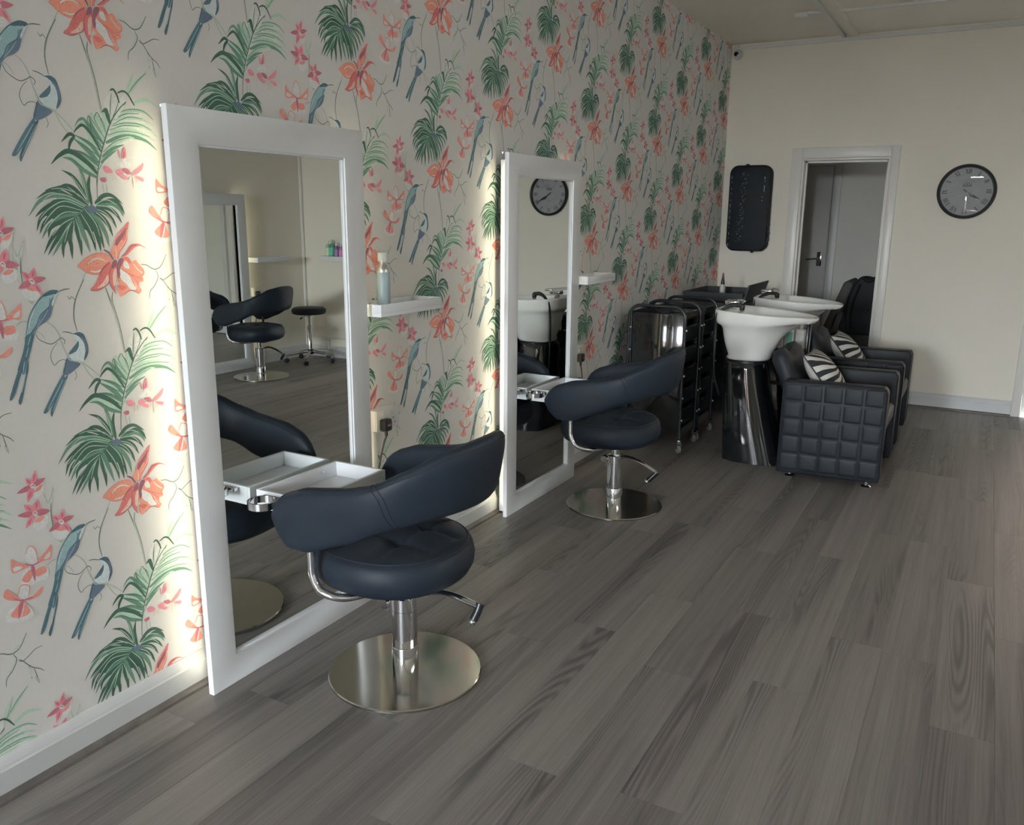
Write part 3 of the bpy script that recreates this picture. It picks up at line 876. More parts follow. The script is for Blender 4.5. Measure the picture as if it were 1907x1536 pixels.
('L','p1',222,(-2485,5019,-2440,5154,-2380,5333)),
('L','cr',188,(-2451,4971,-2296,4954,-2089,4931)),
('L','p1',190,(-2530,5014,-2625,5135,-2749,5292)),
('L','cr',160,(-2554,4985,-2727,5014,-2951,5051)),
('L','p1',173,(-2534,4937,-2642,4814,-2783,4652)),
('S','cr',48,(-2460,5095,-2410,5244)),
('S','cr',49,(-2364,4961,-2193,4942)),
('S','cr',48,(-2583,5082,-2687,5214)),
('S','cr',47,(-2652,5001,-2839,5033)),
('S','cr',48,(-2594,4868,-2713,4733)),
('L','p1',182,(-1821,4567,-1785,4692,-1738,4857)),
('L','cr',159,(-1788,4535,-1649,4560,-1464,4592)),
('L','p1',168,(-1860,4558,-1947,4655,-2061,4781)),
('L','cr',168,(-1875,4508,-2011,4448,-2189,4370)),
('L','p1',146,(-1804,4485,-1715,4350,-1596,4170)),
('S','cr',50,(-1801,4637,-1761,4774)),
('S','cr',51,(-1710,4549,-1557,4576)),
('S','cr',50,(-1909,4613,-2004,4718)),
('S','cr',50,(-1952,4474,-2100,4409)),
('S','cr',51,(-1754,4409,-1656,4260)),
('F','p2',0,(-2534,5735,-2475,5785,-2395,5714,-2434,5640,-2501,5671)),
('S','cr',27,(-2508,5709,-2463,5739,-2427,5692)),
('F','p2',0,(-2568,4998,-2508,5046,-2428,4972,-2467,4898,-2535,4932)),
('S','cr',27,(-2542,4971,-2496,5000,-2461,4951)),
('F','p2',0,(-1905,4551,-1842,4601,-1756,4522,-1797,4446,-1869,4482)),
('S','cr',28,(-1877,4523,-1829,4552,-1791,4501)),
('F','pc',0,(-2957,3584,-3079,3319,-3054,3168,-2826,3093,-2671,3126,-2397,3114,-2335,3315,-2441,3499,-2712,3522)),
('F','co',0,(-3246,3977,-3089,3811,-2770,3654,-3000,3594,-3235,3576,-3281,3708)),
('F','hl',0,(-3239,3722,-3099,3731,-2993,3645,-3201,3615)),
('F','co',0,(-2173,3997,-2234,3623,-2425,3630,-2687,3601,-2468,3779,-2298,3908)),
('F','hl',0,(-2232,3820,-2266,3673,-2420,3672,-2347,3766)),
('F','pc',0,(-2888,3963,-2757,4158,-2616,3996,-2588,3696,-2730,3617,-2866,3768)),
('S','co',27,(-2888,3963,-2757,4158,-2616,3996,-2588,3696)),
('F','p2',0,(-2831,3880,-2722,3918,-2622,3804,-2695,3658,-2801,3713)),
('F','co',0,(-2796,3523,-2987,3414,-3052,3302,-2902,3202,-2781,3328)),
('F','co',0,(-2665,3466,-2429,3472,-2387,3319,-2532,3263,-2675,3287)),
('L','cr',104,(-2743,3628,-2727,3402,-2721,3162)),
('S','cr',36,(-2926,3713,-2729,3623,-2545,3649)),
('F','pc',0,(-3378,2690,-3546,2544,-3570,2360,-3319,2239,-2960,2217,-2875,2347,-3004,2626)),
('F','co',0,(-3554,3138,-3452,3226,-3304,3035,-3116,2800,-3328,2848,-3543,3003)),
('F','co',0,(-2549,2956,-2583,2803,-2753,2712,-3028,2722,-2803,2797)),
('F','pc',0,(-3203,2962,-3088,3182,-2892,3094,-2940,2853,-3102,2788)),
('S','co',30,(-3203,2962,-3088,3182,-2892,3094,-2940,2853)),
('F','wh',0,(-3123,2976,-3029,3016,-2986,2888,-3082,2833)),
('F','co',0,(-3121,2755,-3313,2631,-3456,2489,-3276,2347,-3011,2336,-2946,2426,-3033,2638)),
('L','cr',103,(-3100,2809,-3188,2578,-3266,2311)),
('S','cr',42,(-3320,2916,-3119,2776,-2837,2763)),
('S','hl',27,(-3071,2686,-3122,2518,-3189,2340)),
('F','p2',0,(869,1088,1076,1187,1300,1160,1257,1029,1001,1014)),
('L','p1',131,(1106,1206,1149,1397,1179,1578)),
('L','p1',47,(1013,1260,1000,1398,960,1516)),
('S','p2',32,(1227,1285,1373,1310,1546,1310)),
('F','p1',0,(481,1000,615,1029,747,876,542,856)),
('F','p1',0,(847,931,997,982,1080,862,923,810)),
('F','cr',0,(1049,993,1224,990,1309,869,1182,858)),
('L','p1',124,(1347,849,1603,1017,1732,1185)),
('F','p1',0,(1431,821,1680,774,1669,669,1514,724)),
('F','p1',0,(978,856,1184,767,1114,696,976,782)),
('F','cr',0,(341,709,506,731,509,632,407,618)),
('F','hl',0,(1067,1238,1170,1282,1242,1157,1123,1104)),
('L','cr',52,(1111,1255,1138,1375,1162,1470)),
('S','pk',23,(760,849,724,645)),
('S','pk',23,(814,838,855,651)),
('S','pk',24,(1352,836,1350,495)),
('S','pk',24,(1293,822,1216,698)),
('S','pk',24,(1414,824,1480,622)),
('S','pk',23,(707,871,639,749)),
('S','pk',24,(1128,1153,1143,1025)),
('S','p2',13,(529,746,682,641,853,682)),
('S','p2',13,(1129,627,1284,470,1496,555)),
('S','p2',13,(551,445,710,387,827,438)),
]


# ================================================================== WALLPAPER PRINT
def build_print():
    V, F, C = [], [], []
    lay = 0
    for kind, c, w, flat in WPD:
        pts = [(flat[i] / 1e4, flat[i + 1] / 1e4) for i in range(0, len(flat), 2)]
        col = WPC[c]
        zz = 0.0004 + 0.0011 * lay / len(WPD)
        lay += 1
        if kind == 'F':
            q = crv([(a, b, 0) for a, b in pts], 3, True)
            tri = geometry.tessellate_polygon([q])
            base = len(V)
            V += [(zz, p.x, p.y) for p in q]
            C += [col] * len(q)
            F += [tuple(base + i for i in t) for t in tri]
        else:
            q = crv([(a, b, 0) for a, b in pts], 5 if len(pts) > 2 else 1)
            if len(q) == 2:
                q = [q[0].lerp(q[1], t / 4) for t in range(5)]
            n = len(q); hw = w / 1e4 / 2
            base = len(V)
            for i, p in enumerate(q):
                d = q[min(i + 1, n - 1)] - q[max(i - 1, 0)]
                d.normalize()
                t = i / (n - 1)
                if kind == 'L':
                    k = max(.03, math.sin(PI * min(1, t * .92 + .08) ** .8) ** .75)
                else:
                    k = .35 + .65 * math.sin(PI * min(1, max(0, t * .9 + .05))) ** .6
                V += [(zz, p.x - d.y * hw * k, p.y + d.x * hw * k), (zz, p.x + d.y * hw * k, p.y - d.x * hw * k)]
                C += [col] * 2
            for i in range(n - 1):
                a = base + 2 * i
                F += [(a, a + 1, a + 3), (a, a + 3, a + 2)]
    V = np.array(V); F = np.array(F); C = np.array(C)
    ex, ey = V[:, 1], V[:, 2]
    Vs, Fs, Cs = [], [], []
    base = 0
    Z0, Z1, Y0, Y1 = 0.105, ZC - .001, 0.30, YB - .001
    for k in range(-3, 13):
        for n in range(-2, 5):
            oy, oz = 1.438 + .5345 * k, 0.87 + .64 * n + (.32 if k % 2 else 0)
            W = V + np.array([0, oy, oz])
            T = W[F]
            ok = (T[:, :, 1].max(1) > Y0) & (T[:, :, 1].min(1) < Y1) & (T[:, :, 2].max(1) > Z0) & (T[:, :, 2].min(1) < Z1)
            f = F[ok]
            if not len(f):
                continue
            u, inv = np.unique(f, return_inverse=True)
            w = W[u].copy()
            w[:, 1] = np.clip(w[:, 1], Y0, Y1); w[:, 2] = np.clip(w[:, 2], Z0, Z1)
            Vs.append(w); Cs.append(C[u]); Fs.append(inv.reshape(-1, 3) + base)
            base += len(u)
    V = np.concatenate(Vs); F = np.concatenate(Fs); C = np.concatenate(Cs)
    # turn every face towards the room
    a, b, c = V[F[:, 0]], V[F[:, 1]], V[F[:, 2]]
    nx = (b[:, 1] - a[:, 1]) * (c[:, 2] - a[:, 2]) - (b[:, 2] - a[:, 2]) * (c[:, 1] - a[:, 1])
    F[nx < 0] = F[nx < 0][:, ::-1]
    me = bpy.data.meshes.new('wallpaper_print')
    me.vertices.add(len(V)); me.vertices.foreach_set('co', V.astype(np.float32).ravel())
    me.loops.add(len(F) * 3); me.loops.foreach_set('vertex_index', F.astype(np.int32).ravel())
    me.polygons.add(len(F)); me.polygons.foreach_set('loop_start', np.arange(0, len(F) * 3, 3, dtype=np.int32))
    me.update(calc_edges=True)
    at = me.color_attributes.new('print', 'FLOAT_COLOR', 'POINT')
    at.data.foreach_set('color', np.concatenate([C, np.ones((len(C), 1))], 1).astype(np.float32).ravel())
    me.materials.append(M_PRINT)
    o = bpy.data.objects.new('wallpaper_print', me)
    COLL.objects.link(o)
    o.parent = wall_left
    o['label'] = 'printed orchids, palm leaves, stems and birds'
    o['kind'] = 'stuff'
    return o


build_print()


# ================================================================== BIG MIRRORS WITH BACKLIGHT
def make_mirror(y0, y1, h, label, group=None):
    """stands on the floor against the wall at x = 0; faces +x; local origin at the wall, y0."""
    t = thing('salon_mirror', label, 'mirror', (0, y0, 0), 0, group)
    w = y1 - y0
    X0, X1, b = .086, .1075, .099
    fr = MB()
    k = .0025
    def loop(y0_, z0_, y1_, z1_, x_):
        return [(x_, y0_, z0_), (x_, y1_, z0_), (x_, y1_, z1_), (x_, y0_, z1_)]
    fr.loft([loop(0, 0, w, h, X0), loop(0, 0, w, h, X1 - k), loop(k * .3, k * .3, w - k * .3, h - k * .3, X1 - k * .3), loop(k, k, w - k, h - k, X1),
             loop(b - k, b - k, w - b + k, h - b + k, X1), loop(b - k * .3, b - k * .3, w - b + k * .3, h - b + k * .3, X1 - k * .3), loop(b, b, w - b, h - b, X1 - k), loop(b, b, w - b, h - b, X0)], True, False)
    fr.build('frame', M_BOARD, t)
    lp = MB()
    for a0, a1 in (((b - .001, b), (b + .006, h - b)), ((w - b - .006, b), (w - b + .001, h - b)), ((b, b - .001), (w - b, b + .006)), ((b, h - b - .006), (w - b, h - b + .001))):
        lp.box((X0 + .002, a0[0], a0[1]), (X1 - .006, a1[0], a1[1]), .001)
    lp.build('inner_lip', M_BOARD, t)
    MB().box((X0 + .002, b - .01, b - .01), (X0 + .008, w - b + .01, h - b + .01)).build('mirror_glass', M_MIRROR, t, False)
    bb = MB()
    i_ = .040
    bb.box((.040, i_, .012), (X0, i_ + .02, h - .03), .002).box((.040, w - i_ - .02, .012), (X0, w - i_, h - .03), .002)
    bb.box((.040, i_ + .02, .012), (X0, w - i_ - .02, .04), .002).box((.040, i_ + .02, h - .06), (X0, w - i_ - .02, h - .03), .002)
    bb.box((.078, i_ + .02, .04), (X0, w - i_ - .02, h - .06))
    bb.box((.0005, .12, .3), (.040, .16, h - .3), .002).box((.0005, w - .16, .3), (.040, w - .12, h - .3), .002)
    bb.build('back_box', M_BOARD, t)
    for s in (.012, w - .026):
        MB().box((X0 - .003, s, .05), (X0, s + .014, h - .05), .0008).build('led_strip', M_LED, t)
    for s in (.012, w - .03):
        MB().lathe([(.004, 0), (.006, .002), (.006, .008), (.003, .011)], 10, (.06, s + .01, h - .006)).build('fixing_screw', M_CHROME, t)
    return t


A0, A1, B0, B1, HM = 1.6162, 2.439, 3.4924, 4.2986, 1.781
make_mirror(A0, A1, HM, 'tall white framed backlit mirror beside the shelf with the spray bottle')
make_mirror(B0, B1, HM, 'tall white framed backlit mirror reflecting the clock and the wash basin')
mr_ = make_mirror(5.15, 5.955, 1.68, 'white framed mirror on the plain wall, behind the third styling chair')
mr_.location = (XR, 5.955, 0); mr_.rotation_euler = (0, 0, PI)


# ---- open tray with dryer ring fixed to each mirror
def make_tray(name, loc, label, rz=0):
    t = thing(name, label, 'styling tray', loc, rz, 'styling trays on the mirrors')
    w, d, z0, z1, k = .385, .225, 0.0, .062, .012
    bd = MB()
    bd.box((0, 0, z0), (d, w, z0 + .010), .001)
    bd.box((0, 0, z0 + .010), (k, w, z1), .001).box((d - k, 0, z0 + .010), (d, w, z1), .001)
    bd.box((k, 0, z0 + .010), (d - k, k, z1), .001).box((k, w - k, z0 + .010), (d - k, w, z1), .001)
    bd.build('tray_box', M_BOARD, t)
    MB().lathe([(.006, 0), (.006, .003), (.002, .004)], 12, (k, w * .78, .04), 'x').build('fixing_screw', M_CHROME, t)
    MB().box((.05, -.022, z1 - .018), (.14, .0, z1 - .004), .003).build('ring_bracket', M_CHROME, t)
    rg = MB()
    R = .044
    rings = []
    for j in range(40):
        a = 2 * PI * j / 40
        ca, sa = math.cos(a), math.sin(a)
        rings.append([(.095 + (R + u) * ca, -.066 + (R + u) * sa, z1 - .011 + v) for u, v in ((-.003, -.011), (.003, -.011), (.003, .011), (-.003, .011))])
    rg.loft(rings, True, False)
    rg.build('dryer_ring', M_CHROME, t)
    return t


tr1 = make_tray('styling_tray', (.1085, 1.844, .562), 'white open tray with chrome dryer ring on the mirror beside the spray bottle shelf')
tr2 = dup(tr1, (.1085, 3.745, .562), 0, 'white open tray with chrome dryer ring on the mirror that reflects the clock')
for ch in tr2.children:
    if ch.name.startswith(('dryer_ring', 'ring_bracket')):
        ch.location = (-.040, 0, 0)

# ================================================================== STYLING CHAIRS
def interp(x, tab):
    for (a, va), (b, vb) in zip(tab, tab[1:]):
        if x <= b:
            t = (x - a) / (b - a); t = max(0, min(1, t)); t = t * t * (3 - 2 * t) * .35 + t * .65
            return va + (vb - va) * t
    return tab[-1][1]


def make_chair(label, group, lift=0.0, pressed=False):
    t = thing('styling_chair', label, 'chair', (0, 0, 0), 0, group)
    # base
    MB().lathe([(.001, 0), (.250, 0), (.254, .003), (.254, .010), (.251, .013), (.10, .0155), (.001, .016)], 96).build('base_plate', M_STEEL, t, angle=25)
    col = MB().lathe([(.0435, .015), (.0435, .10), (.043, .101), (.0415, .102), (.0415, .275), (.039, .279), (.021, .28)], 40).build('column', M_CHROME, t, angle=30)
    MB().lathe([(.0410, .228), (.0422, .229), (.0422, .231), (.0410, .232)], 40).build('collar', M_CHROME, col)
    MB().lathe([(.021, .26), (.021, .345 + lift)], 24).build('piston', M_CHROME, t)
    MB().box((-.11, -.09, .336 + lift), (.11, .09, .350 + lift), .004).build('seat_plate', M_BLKMET, t)
    # lever
    if pressed:
        L_, G_ = [(.03, -.02, .272), (.07, -.03, .283), (.14, -.035, .270), (.235, -.035, .226)], [(.240, -.032, .228), (.222, -.040, .206), (.198, -.050, .180)]
    else:
        L_, G_ = [(.03, -.02, .285), (.10, -.03, .318), (.20, -.04, .345), (.318, -.05, .338)], [(.322, -.046, .345), (.318, -.056, .322), (.311, -.068, .298)]
    lv = MB().tube(crv(L_, 6), .0125, 12, flat=.7).build('pump_lever', M_CHROME, t)
    MB().tube(crv(G_, 4), .0135, 12).build('lever_grip', M_BLKPL, lv)
    e_ = Vector(G_[2]) + (Vector(G_[2]) - Vector(G_[1])).normalized() * .006
    MB().sphere(tuple(e_), .0125, 12, 8).build('grip_tip', M_CHROME, lv)
    kn = MB().lathe([(.0, 0), (.018, .0), (.021, .004), (.021, .014), (.0, .016)], 24, (-.040, -.062, .262), 'y').build('release_knob', M_CHROME, t)
    MB().lathe([(.001, -.032), (.005, -.01), (.005, .005)], 10, (-.030, -.052, .245)).build('release_pin', M_CHROME, kn)
    # support tubes from under the seat up into the arms
    for s in (-1, 1):
        MB().tube(crv([(0, s * .05, .343 + lift), (-.02, s * .16, .345 + lift), (-.06, s * .235, .350 + lift), (-.115, s * .262, .370 + lift), (-.142, s * .266, .415 + lift), (-.146, s * .266, .47 + lift), (-.146, s * .266, .54 + lift)], 7), .0125, 12).build('arm_support', M_CHROME, t)
    # seat cushion
    N = 72
    prof = [(.05, .327), (.17, .327), (.210, .331), (.233, .345), (.246, .37), (.249, .40), (.243, .43), (.229, .450), (.214, .459)]
    sx = -.034
    band_lift = lift
    lift += .024
    rings = []
    for r, z in prof:
        rings.append(ring(sx, 0, r * 1.03, r, N, z + lift, 2.25))
    def dz(x, y):
        c = 0.0
        for q in (-.075, .075):
            c += .011 * math.exp(-((y - q) / .010) ** 2) + .011 * math.exp(-((x - q) / .010) ** 2)
        for qx in (-.075, .075):
            for qy in (-.075, .075):
                c += .016 * math.exp(-((x - qx) ** 2 + (y - qy) ** 2) / .0009)
        return c
    for k in range(1, 15):
        r = .214 * (1 - k / 15)
        z = .459 + .024 * (1 - (r / .214) ** 2)
        rr = []
        for p in ring(sx, 0, r * 1.03, r, N, 0, 2.25 if k < 12 else 2.0):
            rr.append((p[0], p[1], z + lift - dz(p[0] - sx, p[1]) * min(1, (.214 - r) / .02)))
        rings.append(rr)
    seat = MB().loft(rings).build('seat', M_LEATHER, t, angle=80)
    MB().tube(ring(sx, 0, .2255 * 1.03, .2255, 96, .4525 + lift, 2.25), .0028, 6, True).build('piping', M_STITCH, seat)
    MB().tube(ring(sx, 0, .2345 * 1.03, .2345, 96, .4415 + lift, 2.25), .0016, 5, True).build('stitching', M_STITCH, seat)
    # wrap-around back and arms: one band
    lift = band_lift
    top = [(-.285, .600), (-.262, .640), (-.22, .675), (-.13, .705), (0, .722), (.10, .746), (.19, .795), (.25, .838), (.29, .858)]
    bot = [(-.285, .575), (-.262, .535), (-.215, .500), (-.14, .500), (0, .549), (.13, .606), (.22, .632), (.29, .640)]
    path = [(-.285, -.272)]
    for i in range(1, 14):
        path.append((-.285 + .315 * i / 13, -.272 - .010 * math.sin(PI * i / 13)))
    for i in range(1, 17):
        a = -PI / 2 + PI / 2 * i / 16
        path.append((.03 + .258 * math.cos(a), .272 * math.sin(a)))
    full = path + [(x, -y) for x, y in path[-2::-1]]
    def section(i, n=22):
        px, py = full[i]
        ax, ay = full[max(i - 1, 0)]; bx, by = full[min(i + 1, len(full) - 1)]
        d = Vector((bx - ax, by - ay, 0)).normalized(); nrm = Vector((d.y, -d.x, 0))
        # path runs near arm -> back -> far arm, so nrm points outwards
        zt, zb = interp(px, top), interp(px, bot)
        h = (zt - zb) / 2; zc = (zt + zb) / 2
        e = min(i, len(full) - 1 - i)
        th = .031 * min(1, .35 + .65 * math.sin(min(1, e / 4) * PI / 2))
        out = []
        for j in range(n):
            a = 2 * PI * j / n
            u, v = math.cos(a), math.sin(a)
            u = math.copysign(abs(u) ** .62, u); v = math.copysign(abs(v) ** .62, v)
            lean = .035 * max(0, (px + .05) / .33) if px > -.05 else 0
            out.append(Vector((px, py, zc + band_lift + v * h)) + nrm * (u * th + lean * (v * .5 + .1)))
        return out
    secs = [section(i) for i in range(len(full))]
    band = MB().loft(secs).build('backrest', M_LEATHER, t, angle=70)
    # seam lines across each arm and along the outer edges
    n = 22
    for flip in (False, True):
        sm = MB()
        for off in (0.0, .55):
            pts = []
            for j in range(-5, 8):
                q = 17.0 + off - 2.6 * math.sin(2 * PI * j / n) * .5
                i0 = int(q); t_ = q - i0
                jj = j % n
                if flip:
                    A_, B_ = secs[len(full) - 1 - i0], secs[len(full) - 2 - i0]
                else:
                    A_, B_ = secs[i0], secs[i0 + 1]
                p = A_[jj].lerp(B_[jj], t_); c = sum(A_, Vector()) / n
                pts.append(p + (p - c).normalized() * .0004)
            sm.tube(pts, .0015, 5)
        sm.build('seam', M_STITCH, band)
    for j in (3, 8):
        pts = [s[j] + (s[j] - sum(s, Vector()) / n).normalized() * .0002 for s in secs[3:-3]]
        MB().tube(pts, .0016, 5).build('seam', M_STITCH, band)
    return t


CHG = 'black styling chairs'
chair1 = make_chair('black styling chair nearest the spray bottle shelf, on a round steel base', CHG)
chair1.location = (.545, 2.04, 0.0005)
chair2 = make_chair('black styling chair between the clock-reflecting mirror and the black trolleys', CHG, .004, True)
chair2.location = (.504, 3.95, 0.0005)
chair2.rotation_euler = (0, 0, math.radians(2))
chair3 = dup(chair2, (3.94, 5.6, 0.0005), PI - .15, 'black styling chair by the mirror on the plain wall, seen only in the mirrors', CHG)

# ================================================================== WALL SHELVES
def make_shelf(name, label, loc, w=.40, d=.146, rz=0, cat='shelf'):
    t = thing(name, label, cat, loc, rz, 'white box wall shelves')
    k = .012
    s = MB().box((0, 0, 0), (d, w, .014), .001).box((0, 0, .014), (k, w, .046), .001).box((d - k, 0, .014), (d, w, .046), .001)
    s.box((k, 0, .014), (d - k, k, .046), .001).box((k, w - k, .014), (d - k, w, .046), .001)
    s.build('shelf_box', M_BOARD, t)
    MB().lathe([(.004, 0), (.004, .002)], 10, (.0125, w * .25, .036), 'x').build('fixing_screw', M_CHROME, t)
    return t


make_shelf('wall_shelf', 'small white wall shelf holding the silver spray bottle', (.0018, 2.467, 1.121))
make_shelf('wall_shelf', 'small empty white wall shelf above the second styling chair', (.0018, 4.327, 1.121))
make_shelf('wall_shelf', 'empty white wall shelf on the plain wall, seen in the mirror', (XR - .0005, 6.50, 1.03), .46, .146, PI)
make_shelf('wall_shelf', 'white wall shelf holding green and pink bottles, seen in the mirror', (3.71, YB2 - .0005, 1.03), .46, .12, -PI / 2)

# silver spray bottle
b_ = thing('spray_bottle', 'silver aluminium spray bottle with clear cap on the white shelf', 'bottle', (.085, 2.565, 1.1355))
bd = MB().lathe([(.001, 0), (.023, 0), (.0255, .003), (.0255, .150), (.024, .160), (.019, .170), (.014, .176), (.0135, .190), (.001, .190)], 40).build('body', mat('brushed_aluminium', (.62, .63, .62), .3, 1.0, var=.03), b_)
MB().lathe([(.0257, .012), (.0260, .0125), (.0260, .145), (.0257, .1455)], 40, caps=False).build('label_band', mat('pale_blue_label', (.36, .46, .50), .45, .35, var=.05), bd)
MB().lathe([(.0138, .189), (.0138, .200), (.009, .203), (.001, .203)], 24).build('pump', mat('silver_collar', (.7, .7, .7), .25, 1.0, var=.02), b_)
MB().lathe([(.0195, .186), (.0195, .216), (.018, .219), (.001, .219)], 28).build('cap', mat('frosted_clear_cap', (.62, .64, .60), .25, var=.03), b_)


# ---- coloured product bottles
def product_bottle(label, loc, col, h, r, cap, group, shape=0):
    t = thing('product_bottle', label, 'bottle', loc, 0, group)
    nm = 'bottle_%02d_%02d_%02d' % tuple(int(c * 99) for c in col)
    MB().lathe([(.001, 0), (r * .92, 0), (r, .004), (r, h * .72), (r * .9, h * .77), (r * .45, h * .80), (r * .42, h * .84), (.001, h * .84)], 24).build('body', mat(nm, col, .35, var=.04), t)
    nc = 'cap_%02d_%02d_%02d' % tuple(int(c * 99) for c in cap)
    MB().lathe([(r * .5, h * .82), (r * .5, h * .98), (r * .42, h), (.001, h)], 20).build('cap', mat(nc, cap, .35, var=.04), t)
    MB().lathe([(r * 1.008, h * .2), (r * 1.012, h * .205), (r * 1.012, h * .6), (r * 1.008, h * .605)], 24, caps=False).build('label_band', mat(nm + '_label', tuple(min(1, c * 1.5 + .05) for c in col), .5, var=.08, vscale=60), t)
    return t


GB = 'product bottles on the shelf seen in the mirror'
green, pale, pink, purple, wht = (.10, .42, .25), (.42, .62, .45), (.55, .22, .40), (.25, .16, .34), (.8, .8, .78)
for (x, col, cap, lab, h) in ((4.10, pale, wht, 'pale green bottle at the end of the bottle shelf', .19), (4.045, green, pale, 'bright green bottle with pale cap on the bottle shelf', .20), (3.985, purple, wht, 'dark purple bottle on the bottle shelf', .17), (3.925, pink, wht, 'mauve pink bottle beside the purple one on the bottle shelf', .16), (3.865, pink, purple, 'pink bottle with purple cap on the bottle shelf', .15)):
    product_bottle(lab, (x, YB2 - .062, 1.0445), col, h, .024, cap, GB)


# ================================================================== SOCKETS, PLUGS AND CABLES
def make_socket(label, loc, rz, grp='twin wall sockets'):
    t = thing('wall_socket', label, 'socket', loc, rz, grp)
    bx = MB().box((0, -.073, -.043), (.034, .073, .043), .004).build('back_box', M_PLASTIC, t)
    fp = MB().box((.034, -.073, -.043), (.041, .073, .043), .003).build('face_plate', M_PLASTIC, t)
    for s in (-.036, .036):
        MB().box((.041, s - .006 + (.014 if s < 0 else -.014), .014), (.0445, s + .006 + (.014 if s < 0 else -.014), .032), .002).build('switch', M_GLOSSW, fp)
        h = MB()
        for dy, dz_, a, b in ((0, -.002, .004, .008), (-.011, -.022, .006, .004), (.011, -.022, .006, .004)):
            h.box((.0405, s + dy - a / 2, dz_ - b / 2), (.0415, s + dy + a / 2, dz_ + b / 2))
        h.build('pin_holes', M_BLKPL, fp, False)
    return t


def make_plug(label, loc, rz, drop, side, grp='black plugs in the wall sockets'):
    t = thing('mains_plug', label, 'plug', loc, rz, grp)
    MB().box((0, -.023, -.028), (.034, .023, .022), .008, 3).build('plug_body', M_BLKPL, t)
    MB().box((.034, -.010, -.006), (.0346, .010, .002)).build('fuse_label', mat('fuse_label_red', (.45, .12, .12), .5, var=.1), t, False)
    MB().tube(crv([(.017, 0, -.026), (.017, 0, -.05), (.018, side * .2, -.08), (.018, side * .5, -.16), (.010, side, -drop)], 8), [.0065] * 8 + [.0036] * 25, 8).build('cable', M_BLKPL, t)
    return t


make_socket('white twin socket low on the papered wall, beside the spray bottle shelf mirror', (.0018, 2.625, .690), 0)
make_plug('black plug in the socket below the spray bottle shelf', (.0435, 2.589, .676), 0, .36, -.10)
make_socket('white twin socket low on the papered wall, behind the second styling chair', (.0018, 4.49, .700), 0)
make_plug('black plug in the socket behind the second styling chair', (.0435, 4.454, .686), 0, .36, .05)
make_socket('white twin socket on the plain wall, seen in the mirror', (XR - .0005, 6.14, .735), PI)
make_plug('black plug in the socket on the plain wall', (XR - .042, 6.10, .721), PI, .3, .05)
for y, z, lab in ((2.573, .646, 'white cable duct below the socket beside the first styling chair'), (4.44, .656, 'white cable duct below the socket behind the second styling chair')):
    d_ = MB().box((.0018, y - .0125, .113), (.018, y + .0125, z), .002)
    tag(d_.build('cable_duct', M_PLASTIC), lab, 'cable duct', 'cable ducts')
d_ = thing('pipe_run', 'white pipe run with clips above the skirting behind the stool, seen in the mirror', 'pipe', (0, YB2, 0))
MB().tube([(XA + .2, -.02, .205), (4.46, -.02, .205)], .008, 10).build('pipe', M_GLOSSW, d_)
for x in (3.7, 4.05, 4.4):
    MB().box((x - .008, -.028, .195), (x + .008, 0, .216), .003).build('clip', M_PLASTIC, d_)
bx_ = thing('junction_box', 'small white box with cable under the pipe run, seen in the mirror', 'box', (4.23, YB2, .13))
MB().box((-.055, -.03, -.045), (.055, 0, .055), .006).build('case', M_PLASTIC, bx_)
MB().tube(crv([(-.055, -.015, -.03), (-.11, -.018, -.035), (-.15, -.02, -.02)], 5), .005, 8).build('cable', M_PLASTIC, bx_)


